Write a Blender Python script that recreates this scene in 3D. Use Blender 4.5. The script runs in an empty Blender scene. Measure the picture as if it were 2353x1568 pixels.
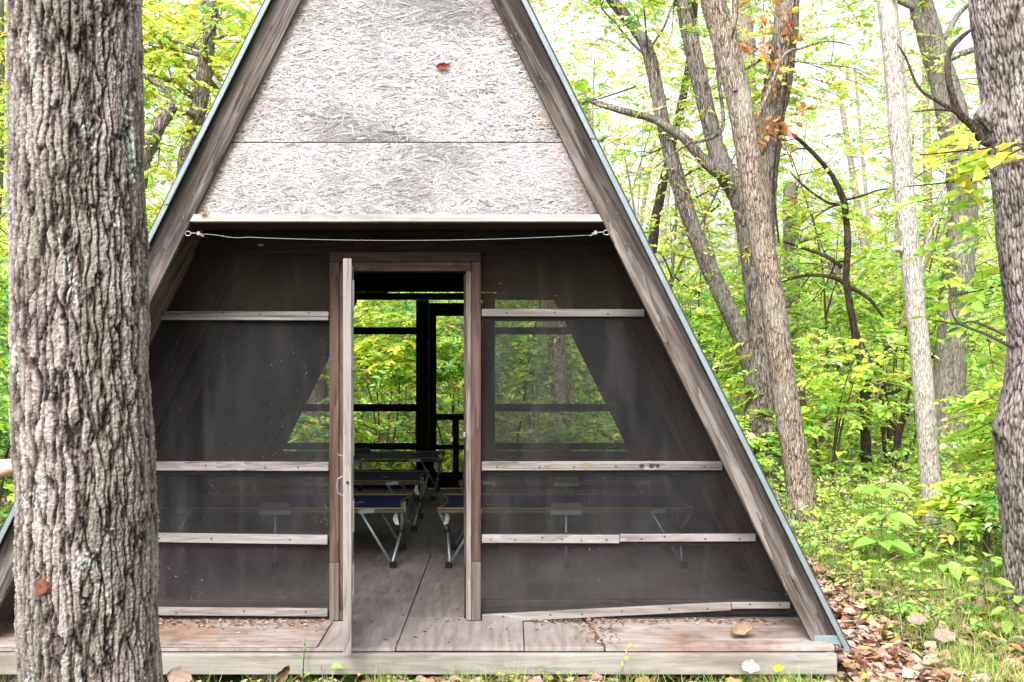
import bpy, bmesh, math, random
import numpy as np
from mathutils import Vector, Matrix, noise as mnoise

random.seed(7)
RNG = np.random.default_rng(11)
SC = bpy.context.scene
COL = SC.collection
CAMX, CAMY, CAMZ = 0.60, -5.45, 1.575
FPX = 2442.0
GZ = -0.20                                   # ground level; the deck top is z = 0

def at(x, y, d):                             # picture point (2353 wide) at distance d -> world
    return Vector((CAMX + (x - 1176.5) / FPX * d, CAMY + d, CAMZ - (y - 784) / FPX * d))

# ------------------------------------------------------------------ helpers
def link(o, parent=None):
    COL.objects.link(o)
    if parent is not None:
        o.parent = parent
    return o

def tag(o, label=None, cat=None, group=None, kind=None):
    if label: o['label'] = label
    if cat: o['category'] = cat
    if group: o['group'] = group
    if kind: o['kind'] = kind
    return o

def thing(name, label, cat, loc=(0, 0, 0), group=None, rz=0):
    o = bpy.data.objects.new(name, None)
    o.empty_display_size = 0.1
    o.location = loc
    o.rotation_euler = (0, 0, rz)
    link(o)
    return tag(o, label, cat, group)

def mk(name, verts, faces, mat, parent=None, frame=None, cols=None, smooth=False, mats=None, midx=None):
    """verts in the parent's space; frame = local basis of the object."""
    v = np.asarray(verts, dtype=np.float64).reshape(-1, 3)
    if frame is not None:
        inv = np.array(frame.inverted())
        v = v @ inv[:3, :3].T + inv[:3, 3]
    me = bpy.data.meshes.new(name)
    if isinstance(faces, np.ndarray):
        nf, k = faces.shape
        me.vertices.add(len(v)); me.vertices.foreach_set('co', v.astype(np.float32).ravel())
        me.loops.add(nf * k); me.loops.foreach_set('vertex_index', faces.astype(np.int32).ravel())
        me.polygons.add(nf)
        me.polygons.foreach_set('loop_start', np.arange(0, nf * k, k, dtype=np.int32))
        me.polygons.foreach_set('loop_total', np.full(nf, k, dtype=np.int32))
        me.update(calc_edges=True)
    else:
        me.from_pydata([tuple(p) for p in v], [], [tuple(int(i) for i in f) for f in faces])
        me.update()
    for m in (mats or [mat]):
        if m is not None: me.materials.append(m)
    if midx is not None:
        me.polygons.foreach_set('material_index', np.asarray(midx, dtype=np.int32))
    if cols is not None:
        c = np.ones((len(v), 4), dtype=np.float32); c[:, :cols.shape[1]] = cols
        a = me.attributes.new('Col', 'FLOAT_COLOR', 'POINT'); a.data.foreach_set('color', c.ravel())
    if smooth:
        me.polygons.foreach_set('use_smooth', np.ones(len(me.polygons), dtype=bool))
    o = bpy.data.objects.new(name, me)
    if frame is not None: o.matrix_local = frame
    link(o, parent)
    if parent is not None and parent.type == 'MESH': o.matrix_parent_inverse = parent.matrix_basis.inverted()
    return o

def frame_x(xdir, origin=(0, 0, 0), up=(0, 0, 1)):
    x = Vector(xdir).normalized(); u = Vector(up)
    if abs(x.dot(u)) > 0.95: u = Vector((0, 1, 0))
    y = u.cross(x).normalized(); z = x.cross(y)
    m = Matrix((x, y, z)).transposed().to_4x4()
    m.translation = Vector(origin)
    return m

def bm_box(x0, x1, y0, y1, z0, z1, bev=0.003):
    bm = bmesh.new()
    bmesh.ops.create_cube(bm, size=1)
    for v in bm.verts:
        v.co = Vector(((x0 + x1) / 2 + v.co.x * (x1 - x0), (y0 + y1) / 2 + v.co.y * (y1 - y0), (z0 + z1) / 2 + v.co.z * (z1 - z0)))
    if bev > 0:
        bmesh.ops.bevel(bm, geom=bm.edges[:] , offset=bev, segments=1, affect='EDGES', profile=0.5)
    return bm

def bm_data(bm):
    bm.verts.index_update()
    vs = [v.co.copy() for v in bm.verts]; fs = [[v.index for v in f.verts] for f in bm.faces]
    bm.free()
    return vs, fs

AX = {'x': (1, 0, 0), 'y': (0, 1, 0), 'z': (0, 0, 1)}
def box(name, x0, x1, y0, y1, z0, z1, mat, parent=None, grain='x', bev=0.003):
    vs, fs = bm_data(bm_box(x0, x1, y0, y1, z0, z1, bev))
    return mk(name, vs, fs, mat, parent, frame_x(AX[grain], (x0, y0, z0)))

class MB:                                     # collects shapes into one mesh
    def __init__(s): s.v = []; s.f = []; s.m = []
    def add(s, vs, fs, m=0):
        n = len(s.v); s.v += [Vector(p) for p in vs]
        for f in fs: s.f.append([n + i for i in f]); s.m.append(m)
        return s
    def box(s, x0, x1, y0, y1, z0, z1, bev=0.003, m=0):
        return s.add(*bm_data(bm_box(x0, x1, y0, y1, z0, z1, bev)), m)
    def bar(s, a, b, w, t, up=(0, 0, 1), bev=0.002, m=0):
        a = Vector(a); b = Vector(b); L = (b - a).length
        F = frame_x(b - a, a, up)
        vs, fs = bm_data(bm_box(0, L, -w / 2, w / 2, -t / 2, t / 2, bev))
        return s.add([F @ p for p in vs], fs, m)
    def tube(s, pts, r, n=8, m=0, caps=True):
        v, f = tube_np(pts, r, n)
        f = [list(q) for q in f]
        if caps:
            f.append(list(range(n))[::-1]); f.append(list(range(len(v) - n, len(v))))
        return s.add(v, f, m)
    def build(s, name, mats, parent=None, frame=None, smooth=False):
        mats = mats if isinstance(mats, list) else [mats]
        return mk(name, [tuple(p) for p in s.v], s.f, None, parent, frame, smooth=smooth, mats=mats, midx=s.m)

def tube_np(pts, r, n=8):
    P = np.array([tuple(p) for p in pts], dtype=float)
    k = len(P)
    R = np.full(k, r, dtype=float) if np.isscalar(r) else np.asarray(r, dtype=float)
    T = np.gradient(P, axis=0); T /= np.linalg.norm(T, axis=1)[:, None] + 1e-12
    ref = np.array([0.31, 0.95, 0.05]) if abs(T[0, 1]) < 0.9 else np.array([1.0, 0, 0.1])
    A = np.cross(T, ref); A /= np.linalg.norm(A, axis=1)[:, None]
    B = np.cross(T, A)
    th = np.arange(n) / n * 2 * math.pi
    V = P[:, None, :] + R[:, None, None] * (np.cos(th)[None, :, None] * A[:, None, :] + np.sin(th)[None, :, None] * B[:, None, :])
    i = np.arange(k - 1)[:, None] * n; j = np.arange(n)[None, :]; j2 = (j + 1) % n
    F = np.stack([i + j, i + j2, i + n + j2, i + n + j], axis=-1).reshape(-1, 4)
    return V.reshape(-1, 3), F

def smooth_path(pts, rad, per=6):
    P = np.array([tuple(p) for p in pts], dtype=float); R = np.asarray(rad, dtype=float)
    out = []; ro = []
    for i in range(len(P) - 1):
        p0 = P[max(i - 1, 0)]; p1 = P[i]; p2 = P[i + 1]; p3 = P[min(i + 2, len(P) - 1)]
        for t in np.arange(per) / per:
            out.append(0.5 * ((2 * p1) + (-p0 + p2) * t + (2 * p0 - 5 * p1 + 4 * p2 - p3) * t * t + (-p0 + 3 * p1 - 3 * p2 + p3) * t ** 3))
            ro.append(R[i] * (1 - t) + R[i + 1] * t)
    out.append(P[-1]); ro.append(R[-1])
    return np.array(out), np.array(ro)

class Geo:                                    # numpy quads collector with colours and material index
    def __init__(s): s.v = []; s.f = []; s.c = []; s.m = []; s.n = 0
    def add(s, v, f, c, m=0):
        if len(v) == 0: return
        s.v.append(v); s.f.append(f + s.n); s.n += len(v)
        c = np.asarray(c, dtype=float)
        s.c.append(np.broadcast_to(c, (len(v), 3)) if c.ndim == 1 else c)
        s.m.append(np.full(len(f), m))
    def build(s, name, mats, parent=None, smooth=False, frame=None):
        return mk(name, np.concatenate(s.v), np.concatenate(s.f), None, parent, frame, cols=np.concatenate(s.c), smooth=smooth,
                  mats=mats, midx=np.concatenate(s.m))

def nrm(a): return a / (np.linalg.norm(a, axis=-1, keepdims=True) + 1e-9)

LEAF_U = np.array([0, 1.0, .28, .66, .28, .66]); LEAF_V = np.array([0, 0, .5, .40, -.5, -.40]); LEAF_H = np.array([0, -.10, .10, .05, .10, .05])
LEAF_F = np.array([[0, 1, 3, 2], [0, 4, 5, 1]])
def leaf_geo(geo, pos, axis, normal, size, col, width=0.55, m=0, curl=1.0):
    n = len(pos)
    if n == 0: return
    axis = nrm(axis); t = nrm(np.cross(normal, axis)); nn = np.cross(axis, t)
    size = np.broadcast_to(np.asarray(size, dtype=float), (n,)); width = np.broadcast_to(np.asarray(width, dtype=float), (n,))
    curl = np.broadcast_to(np.asarray(curl, dtype=float), (n,))
    V = (pos[:, None, :] + axis[:, None, :] * (LEAF_U[None, :, None] * size[:, None, None])
         + t[:, None, :] * (LEAF_V[None, :, None] * (size * width)[:, None, None])
         + nn[:, None, :] * (LEAF_H[None, :, None] * (size * curl)[:, None, None]))
    F = (np.arange(n)[:, None, None] * 6 + LEAF_F[None]).reshape(-1, 4)
    geo.add(V.reshape(-1, 3), F, np.repeat(col, 6, axis=0), m)

def round_leaf_geo(geo, pos, axis, normal, size, col, width, curl, m=0):
    n = len(pos); axis = nrm(axis); t = nrm(np.cross(normal, axis)); nn = np.cross(axis, t)
    us = np.array([0, .16, .42, .72, 1.0]); ws = np.array([.02, .34, .5, .36, .02])
    u = np.repeat(us, 3); v = np.tile([-1.0, 0, 1.0], 5) * np.repeat(ws, 3)
    rg = np.random.default_rng(n)
    vv = v[None] * (1 + rg.normal(0, .16, (n, 15))); h = (curl[:, None] * (np.abs(v)[None] ** 1.5 * .45 + .25 * (u[None] - .4) ** 2)) + rg.normal(0, .02, (n, 15))
    V = pos[:, None] + axis[:, None] * ((u[None] - .5) * size[:, None])[..., None] + t[:, None] * (vv * (size * width)[:, None])[..., None] + nn[:, None] * (h * size[:, None])[..., None]
    q = np.array([[r * 3 + c, r * 3 + c + 1, r * 3 + c + 4, r * 3 + c + 3] for r in range(4) for c in range(2)])
    F = (np.arange(n)[:, None, None] * 15 + q[None]).reshape(-1, 4)
    cc = np.repeat(col[:, None], 15, axis=1) * np.where(v == 0, .82, 1.0)[None, :, None]
    geo.add(V.reshape(-1, 3), F, cc.reshape(-1, 3), m)
PAL = {
    'yellow': (.82, .80, .13), 'lime': (.60, .83, .12), 'bright': (.45, .75, .13), 'green': (.26, .57, .13),
    'deep': (.14, .36, .12), 'dark': (.06, .17, .07), 'orange': (.74, .36, .15), 'red': (.62, .22, .16), 'pale': (.80, .88, .45),
}
def palette(rng, n, weights):
    ks = list(weights); w = np.array([weights[k] for k in ks], dtype=float); w /= w.sum()
    c = np.array([PAL[k] for k in ks])[rng.choice(len(ks), n, p=w)]
    return c
def jitter(rng, c, s=0.18):
    return np.clip(c * (1 + rng.normal(0, s, (len(c), 1))) * (1 + rng.normal(0, 0.07, c.shape)), 0.004, 0.88)

def sprays(geo, rng, cen, dirs, length, leaf, wts, per=12, flat=0.25, droop=0.25, twig=True, width=0.55, coh=0.8, m=0, mt=1):
    """flat twigs with alternate leaves"""
    N = len(cen)
    if N == 0: return
    cen = np.asarray(cen, dtype=float); d = nrm(np.asarray(dirs, dtype=float))
    L = length * rng.uniform(.6, 1.3, N)
    up = np.tile([0, 0, 1.0], (N, 1)) + rng.normal(0, flat, (N, 3))
    perp = nrm(np.cross(up, d))
    base = palette(rng, N, wts)
    j = np.arange(per); t = (j + .6) / per
    pos = cen[:, None] + d[:, None] * (L[:, None] * t)[..., None]
    pos[..., 2] -= droop * L[:, None] * t[None] ** 2
    side = np.where(j % 2 == 0, 1.0, -1.0)
    side = side[None, :] * rng.uniform(.5, 1.25, (N, per))
    ax = d[:, None] * .75 + perp[:, None] * side[..., None]
    ax[..., 2] += rng.normal(-.18, .22, (N, per))
    ax[:, -1] = d + rng.normal(0, .15, (N, 3))
    nor = up[:, None] + rng.normal(0, flat * 1.3, (N, per, 3))
    sz = leaf * rng.uniform(.55, 1.25, (N, per)) * (0.8 + .4 * np.sin(np.pi * t))[None]
    c = np.repeat(base[:, None], per, axis=1).reshape(-1, 3)
    alt = palette(rng, N * per, wts)
    mask = rng.random(N * per) > coh
    c = np.where(mask[:, None], alt, c)
    leaf_geo(geo, pos.reshape(-1, 3), ax.reshape(-1, 3), nor.reshape(-1, 3), sz.ravel(), jitter(rng, c), width, m)
    if twig:
        a = cen - d * (L * .15)[:, None]; b = cen + d * (L * .95)[:, None]; b[:, 2] -= droop * L * .9
        r = 0.0022 + 0.004 * rng.random(N) ** 2
        s1 = perp * r[:, None]; s2 = np.cross(d, perp) * r[:, None]
        V = np.stack([a + s1, a - s1 * .6 + s2, a - s1 * .6 - s2, b + s1 * .4, b - s1 * .3 + s2 * .4, b - s1 * .3 - s2 * .4], axis=1)
        Fq = np.array([[0, 1, 4, 3], [1, 2, 5, 4], [2, 0, 3, 5]])
        F = (np.arange(N)[:, None, None] * 6 + Fq[None]).reshape(-1, 4)
        geo.add(V.reshape(-1, 3), F, np.array([.12, .085, .06]), mt)

# ------------------------------------------------------------------ materials
class NT:
    def __init__(s, name):
        s.mat = bpy.data.materials.new(name); s.mat.use_nodes = True
        s.t = s.mat.node_tree; s.t.nodes.clear()
        s.out = s.n('ShaderNodeOutputMaterial')
    def n(s, typ, **kw):
        nd = s.t.nodes.new(typ)
        for k, v in kw.items():
            if k.startswith('i_'):
                key = k[2:]; key = int(key) if key.isdigit() else key.replace('_', ' ')
                nd.inputs[key].default_value = v
            else: setattr(nd, k, v)
        return nd
    def l(s, a, b): s.t.links.new(a, b)
    def coords(s, scale=(1, 1, 1), rand=True, kind='Object', rot=(0, 0, 0)):
        tc = s.n('ShaderNodeTexCoord'); src = tc.outputs[kind]
        if rand:
            oi = s.n('ShaderNodeObjectInfo'); mu = s.n('ShaderNodeMath', operation='MULTIPLY', i_1=37.0)
            s.l(oi.outputs['Random'], mu.inputs[0])
            ad = s.n('ShaderNodeVectorMath', operation='ADD'); s.l(src, ad.inputs[0]); s.l(mu.outputs[0], ad.inputs[1]); src = ad.outputs[0]
        mp = s.n('ShaderNodeMapping'); mp.inputs['Scale'].default_value = scale; mp.inputs['Rotation'].default_value = rot
        s.l(src, mp.inputs['Vector'])
        return mp.outputs[0]
    def noise(s, co, scale=5, detail=6, rough=.6, dist=0.0):
        nd = s.n('ShaderNodeTexNoise'); nd.inputs['Scale'].default_value = scale; nd.inputs['Detail'].default_value = detail
        nd.inputs['Roughness'].default_value = rough; nd.inputs['Distortion'].default_value = dist
        s.l(co, nd.inputs['Vector']); return nd.outputs['Fac']
    def ramp(s, fac, stops):
        nd = s.n('ShaderNodeValToRGB'); el = nd.color_ramp.elements
        while len(el) < len(stops): el.new(0.5)
        for e, (p, c) in zip(el, stops): e.position = p; e.color = (*c, 1) if len(c) == 3 else c
        s.l(fac, nd.inputs[0]); return nd.outputs[0]
    def mix(s, fac, a, b, blend='MIX'):
        nd = s.n('ShaderNodeMix', data_type='RGBA', blend_type=blend)
        for key, v in ((0, fac), (6, a), (7, b)):
            if hasattr(v, 'links'): s.l(v, nd.inputs[key])
            else: nd.inputs[key].default_value = v if key == 0 else (*v, 1)
        return nd.outputs[2]
    def math(s, op, a, b=0.0):
        nd = s.n('ShaderNodeMath', operation=op)
        for i, v in enumerate((a, b)):
            if hasattr(v, 'links'): s.l(v, nd.inputs[i])
            else: nd.inputs[i].default_value = v
        return nd.outputs[0]
    def bump(s, h, strength=.4, dist=.01):
        nd = s.n('ShaderNodeBump'); nd.inputs['Strength'].default_value = strength; nd.inputs['Distance'].default_value = dist
        s.l(h, nd.inputs['Height']); return nd.outputs[0]
    def pbr(s, col, rough=.8, metal=0.0, normal=None, spec=.3):
        b = s.n('ShaderNodeBsdfPrincipled')
        if hasattr(col, 'links'): s.l(col, b.inputs['Base Color'])
        else: b.inputs['Base Color'].default_value = (*col, 1)
        if hasattr(rough, 'links'): s.l(rough, b.inputs['Roughness'])
        else: b.inputs['Roughness'].default_value = rough
        b.inputs['Metallic'].default_value = metal; b.inputs['Specular IOR Level'].default_value = spec
        if normal is not None: s.l(normal, b.inputs['Normal'])
        s.l(b.outputs[0], s.out.inputs[0]); return s.mat

def wood(name, dark, mid, light, k=1.0, grain=26, along=1.3, stain=(.03, .025, .022), stain_amt=.5, stain_lo=.52, ring=True, bump=.5, band=False):
    dark, mid, light, stain = [tuple((q * .68 + sum(c) / 3 * .32) * k for q in c) for c in (dark, mid, light, stain)]
    t = NT(name)
    co = t.coords((along, grain, grain))
    g = t.noise(co, 1.0, 9, .62, .25)
    co2 = t.coords((along * .5, 9, 9))
    g2 = t.noise(co2, 1.0, 4, .5, .6)
    rings = t.math('FRACT', t.math('MULTIPLY', g2, 9.0))
    rg = t.math('MULTIPLY', t.math('SUBTRACT', rings, .5), .22 if ring else .06)
    v = t.math('ADD', g, rg)
    c = t.ramp(v, [(.28, dark), (.48, mid), (.72, light)])
    pt = t.noise(t.coords((1.6, 5, 5)), 1.0, 5, .6)
    m = t.ramp(pt, [(stain_lo, (0, 0, 0)), (stain_lo + .2, (1, 1, 1))])
    c = t.mix(t.math('MULTIPLY', m, stain_amt), c, stain, 'MIX')
    fl = t.noise(t.coords((18, 60, 60)), 1.0, 3, .6)                      # small pale and dark flecks
    c = t.mix(t.math('MULTIPLY', t.ramp(fl, [(.66, (0, 0, 0)), (.72, (1, 1, 1))]), .45), c, light)
    c = t.mix(t.math('MULTIPLY', t.ramp(fl, [(.26, (1, 1, 1)), (.33, (0, 0, 0))]), .5), c, dark)
    if band:
        tc = t.n('ShaderNodeTexCoord'); sp = t.n('ShaderNodeSeparateXYZ'); t.l(tc.outputs['Object'], sp.inputs[0])
        w = t.math('ADD', t.math('ABSOLUTE', sp.outputs[1]), t.math('MULTIPLY', t.math('SUBTRACT', pt, .5), .09))
        c = t.mix(t.math('MULTIPLY', t.ramp(w, [(.045, (0, 0, 0)), (.10, (1, 1, 1))]), .72), c, stain)
    return t.pbr(c, .85, normal=t.bump(v, bump, .004), spec=.15)

M = {}
M['rafter'] = wood('weathered_dark_timber', (.035, .025, .022), (.155, .115, .093), (.34, .30, .28), stain=(.03, .024, .022), stain_amt=.6, stain_lo=.5, k=0.72, band=True)
M['roof_under'] = wood('brown_underside_boards', (.03, .016, .011), (.10, .05, .034), (.17, .09, .06), stain_amt=.6, k=0.6)
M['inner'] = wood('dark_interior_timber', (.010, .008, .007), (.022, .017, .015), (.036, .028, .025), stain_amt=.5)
M['cream'] = wood('pale_treated_lumber', (.46, .47, .40), (.60, .62, .55), (.72, .74, .68), stain=(.40, .36, .26), stain_amt=.35, stain_lo=.55, bump=.25, k=0.6)
M['fascia'] = wood('pale_fascia_lumber', (.41, .36, .29), (.56, .50, .42), (.69, .64, .56), stain=(.27, .22, .165), stain_amt=.7, stain_lo=.48, bump=.25, k=0.52)
M['batten'] = wood('grey_pink_batten', (.15, .12, .105), (.375, .325, .30), (.56, .51, .485), stain=(.13, .085, .07), stain_amt=.55, stain_lo=.56, k=0.6)
M['red_wood'] = wood('red_brown_door_casing', (.055, .022, .016), (.165, .08, .06), (.28, .16, .125), stain=(.05, .03, .025), stain_amt=.6, k=0.62)
M['casing_head'] = wood('shade_painted_door_head', (.02, .012, .010), (.06, .036, .029), (.10, .065, .053), stain_amt=.5)  # casing wood darkened: the shade on the head is put into its colour
M['door_wood'] = wood('pale_pink_door_wood', (.32, .25, .23), (.56, .47, .45), (.72, .63, .61), stain=(.24, .16, .13), stain_amt=.35, stain_lo=.57, k=.53)
M['stud'] = wood('grey_brown_stud', (.08, .055, .045), (.20, .145, .12), (.32, .25, .22), stain_amt=.4, k=0.7)

def deck_mat():
    t = NT('weathered_deck_plywood')
    co = t.coords((3.0, 26, 26), rand=True, rot=(0, 0, .8))
    g = t.noise(co, 1.0, 8, .65, .5)
    c = t.ramp(g, [(.25, (.14, .11, .097)), (.48, (.29, .247, .228)), (.72, (.43, .385, .36))])
    p = t.noise(t.coords((2.2, 2.2, 2.2)), 1.0, 5, .65)
    c = t.mix(t.math('MULTIPLY', t.ramp(p, [(.46, (0, 0, 0)), (.62, (1, 1, 1))]), .7), c, (.24, .125, .07))
    p2 = t.noise(t.coords((5, 5, 5), rot=(0, 0, 1)), 1.0, 6, .7)
    c = t.mix(t.math('MULTIPLY', t.ramp(p2, [(.34, (1, 1, 1)), (.48, (0, 0, 0))]), .7), c, (.11, .085, .075))
    sp = t.noise(t.coords((1, 1, 1)), 95, 3, .6)
    c = t.mix(t.math('MULTIPLY', t.ramp(sp, [(.30, (1, 1, 1)), (.38, (0, 0, 0))]), .6), c, (.08, .06, .05))
    return t.pbr(c, .85, normal=t.bump(g, .5, .004), spec=.15)
M['deck'] = deck_mat()

def floor_mat():
    t = NT('grey_plywood_floor')
    co = t.coords((24, 3.0, 10), rand=False, rot=(0, 0, .5))
    g = t.noise(co, 1.0, 8, .6, .8)
    c = t.ramp(g, [(.25, (.175, .148, .138)), (.5, (.305, .27, .255)), (.75, (.41, .37, .355))])
    p = t.noise(t.coords((1.7, 1.7, 1.7), rand=False), 1.0, 6, .6)
    c = t.mix(t.math('MULTIPLY', t.ramp(p, [(.40, (1, 1, 1)), (.60, (0, 0, 0))]), .4), c, (.15, .115, .10))
    return t.pbr(c, .8, normal=t.bump(g, .25, .003), spec=.2)
M['floor'] = floor_mat()

def col_mat(name, rough=.8, spec=.2, bump=None):
    t = NT(name)
    a = t.n('ShaderNodeAttribute', attribute_name='Col')
    nm = None
    c = a.outputs['Color']
    if bump:
        g = t.noise(t.coords((1, 1, 1), rand=False), bump[0], 7, .65)
        nm = t.bump(g, bump[1], bump[2])
        c = t.mix(.55, c, t.ramp(g, [(.3, (.35, .33, .32)), (.65, (1.15, 1.15, 1.15))]), 'MULTIPLY')
    return t.pbr(c, rough, normal=nm, spec=spec)
M['osb'] = col_mat('weathered_strand_board', .85, .15, (90, .5, .003))
M['litter'] = col_mat('dry_fallen_leaves', .8, .2, (60, .3, .003))
M['bark_big'] = col_mat('rough_oak_bark', .9, .15, (130, .7, .004))

def leaf_mat(name, trans=.45, gloss=.05):
    t = NT(name)
    a = t.n('ShaderNodeAttribute', attribute_name='Col'); c = a.outputs['Color']
    d = t.n('ShaderNodeBsdfDiffuse'); t.l(c, d.inputs[0])
    tc = t.mix(1.0, c, (1.15, 1.1, .75), 'MULTIPLY')
    tr = t.n('ShaderNodeBsdfTranslucent'); t.l(tc, tr.inputs[0])
    mx = t.n('ShaderNodeMixShader'); mx.inputs[0].default_value = trans
    t.l(d.outputs[0], mx.inputs[1]); t.l(tr.outputs[0], mx.inputs[2])
    g = t.n('ShaderNodeBsdfGlossy'); g.inputs['Roughness'].default_value = .45; g.inputs[0].default_value = (.9, .95, .9, 1)
    m2 = t.n('ShaderNodeMixShader'); m2.inputs[0].default_value = gloss
    t.l(mx.outputs[0], m2.inputs[1]); t.l(g.outputs[0], m2.inputs[2]); t.l(m2.outputs[0], t.out.inputs[0])
    return t.mat
M['leaf'] = leaf_mat('broadleaf_foliage')
M['grass'] = leaf_mat('grass_blades', .35, .03)
M['twig'] = col_mat('thin_twigs', .85, .1)

def bark(name, dark, mid, light, k=26, stretch=.28, lich=.25, bumps=.9):
    t = NT(name)
    co0 = t.coords((1, 1, 1), rand=False)
    wn = t.n('ShaderNodeTexNoise'); wn.inputs['Scale'].default_value = 9; wn.inputs['Detail'].default_value = 3; t.l(co0, wn.inputs['Vector'])
    wv = t.n('ShaderNodeVectorMath', operation='SCALE'); wv.inputs['Scale'].default_value = .05; t.l(wn.outputs['Color'], wv.inputs[0])
    ad = t.n('ShaderNodeVectorMath', operation='ADD'); t.l(co0, ad.inputs[0]); t.l(wv.outputs[0], ad.inputs[1])
    def mapped(sc):
        mp = t.n('ShaderNodeMapping'); mp.inputs['Scale'].default_value = sc; t.l(ad.outputs[0], mp.inputs[0]); return mp.outputs[0]
    vo = t.n('ShaderNodeTexVoronoi', feature='DISTANCE_TO_EDGE'); vo.inputs['Scale'].default_value = 1; t.l(mapped((k * 1.5, k * 1.5, k * stretch * .55)), vo.inputs['Vector'])
    e = t.ramp(vo.outputs['Distance'], [(.0, (0, 0, 0)), (.16, (1, 1, 1))])
    rn = t.noise(mapped((k * 1.6, k * 1.6, k * .22)), 1.0, 5, .6)
    ridge = t.math('MULTIPLY', t.math('ABSOLUTE', t.math('SUBTRACT', rn, .5)), 5.0)
    fn = t.noise(mapped((k * 4, k * 4, k * 2.2)), 1.0, 6, .7)
    h = t.math('ADD', t.math('ADD', t.math('MULTIPLY', e, .28), t.math('MULTIPLY', t.math('MINIMUM', ridge, 1.0), .42)), t.math('MULTIPLY', fn, .55))
    c = t.ramp(h, [(.36, dark), (.62, mid), (.88, light)])
    p = t.noise(t.coords((1, 1, .6), rand=False), 2.6, 5, .6)
    c = t.mix(t.math('MULTIPLY', t.ramp(p, [(.52, (0, 0, 0)), (.68, (1, 1, 1))]), lich), c, (.62, .62, .56))
    return t.pbr(c, .9, normal=t.bump(h, bumps, .02), spec=.1)
M['bark_a'] = bark('grey_brown_bark', (.04, .03, .026), (.23, .19, .17), (.46, .41, .375))
M['bark_c'] = bark('pale_tan_bark', (.06, .042, .03), (.34, .275, .215), (.66, .57, .48), k=34, stretch=.35, lich=.35)
M['bark_e'] = bark('pale_smooth_bark', (.17, .14, .12), (.56, .50, .45), (.86, .81, .76), k=44, stretch=.35, lich=.55, bumps=.5)
M['bark_f'] = bark('hazy_grey_bark', (.12, .10, .09), (.30, .26, .24), (.46, .42, .39), k=24, stretch=.3)
M['bark_h'] = bark('dark_crooked_bark', (.02, .015, .012), (.075, .052, .042), (.15, .115, .10), k=40, stretch=.4, lich=.1)

def ground_mat():
    t = NT('forest_floor_soil')
    co = t.coords((1, 1, 1), rand=False)
    a = t.noise(co, 3, 8, .65); b = t.noise(co, 40, 6, .7)
    c = t.ramp(b, [(.3, (.045, .032, .022)), (.5, (.15, .105, .075)), (.7, (.32, .24, .18))])
    c = t.mix(t.ramp(a, [(.42, (0, 0, 0)), (.62, (.85, .85, .85))]), c, (.09, .14, .03))
    return t.pbr(c, .95, normal=t.bump(b, .8, .03), spec=.05)
M['ground'] = ground_mat()

def screen_mat(name, tint, dens, streak=.12):
    t = NT(name)
    co = t.coords((1, 1, 1), rand=False)
    n1 = t.noise(t.coords((1.2, 1, .6), rand=False, rot=(0, .5, 0)), 1.6, 6, .6, .8)
    n2 = t.noise(t.coords((6, 1, .7), rand=False, rot=(0, -.75, 0)), 1.3, 4, .5, .4)
    s = t.math('ADD', t.math('MULTIPLY', t.math('SUBTRACT', n1, .5), streak * 2.2), t.math('MULTIPLY', t.math('SUBTRACT', n2, .5), streak * 1.4))
    fac = t.math('ADD', s, dens)
    fl = t.noise(t.coords((1, 1, .8), rand=False), 95, 2, .5)
    cl = t.noise(co, 3.2, 3, .5)
    specks = t.math('MULTIPLY', t.ramp(fl, [(.715, (0, 0, 0)), (.76, (.55, .55, .55))]), t.ramp(cl, [(.46, (0, 0, 0)), (.62, (1, 1, 1))]))
    fac = t.math('MINIMUM', t.math('MAXIMUM', t.math('ADD', fac, t.math('MULTIPLY', specks, .35)), .05), .95)
    c = t.mix(specks, tint, (.75, .72, .68))
    c = t.mix(t.ramp(n1, [(.35, (.7, .7, .7)), (.68, (0, 0, 0))]), c, tuple(x * .4 for x in tint))
    c = t.mix(t.math('MULTIPLY', t.ramp(n2, [(.54, (0, 0, 0)), (.84, (1, 1, 1))]), .42), c, tuple(min(1, x * 2.6) for x in tint))  # pale diagonal streaks: dust smudges plus fold highlights painted into the colour
    d = t.n('ShaderNodeBsdfDiffuse'); t.l(c, d.inputs[0])
    tp = t.n('ShaderNodeBsdfTransparent')
    mx = t.n('ShaderNodeMixShader'); t.l(fac, mx.inputs[0]); t.l(tp.outputs[0], mx.inputs[1]); t.l(d.outputs[0], mx.inputs[2])
    t.l(mx.outputs[0], t.out.inputs[0])
    return t.mat
M['screen'] = screen_mat('dusty_insect_screen', (.043, .0415, .0425), .61, .28)
M['screen_top'] = screen_mat('dusty_upper_screen', (.046, .040, .032), .76, .12)
M['screen_rear'] = screen_mat('rear_insect_screen', (.04, .04, .04), .18, .04)

def simple(name, col, rough=.6, metal=0.0, spec=.4, var=.15, scale=20, bump=0.0):
    t = NT(name)
    n = t.noise(t.coords(), scale, 5, .6)
    c = t.mix(n, tuple(max(0, x * (1 - var * 2)) for x in col), tuple(min(1, x * (1 + var * 2)) for x in col))
    return t.pbr(c, rough, metal, t.bump(n, bump, .003) if bump else None, spec)
M['metal_edge'] = simple('galvanised_drip_edge', (.20, .25, .268), .55, .3, .5, .2, 9)
M['shingle'] = simple('dark_asphalt_shingle', (.05, .055, .055), .95, 0, .1, .3, 60, .8)
M['alu'] = simple('aluminium_leg_tube', (.40, .46, .50), .4, .6, .5, .1)
M['plastic'] = simple('black_plastic', (.012, .012, .014), .5)
M['navy'] = simple('navy_cot_fabric', (.018, .032, .15), .8, 0, .15, .2, 40, .2)
M['piping'] = simple('yellow_piping', (.34, .27, .11), .8, 0, .1)
M['tan'] = simple('tan_edge_band', (.20, .165, .12), .8, 0, .1)
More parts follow.
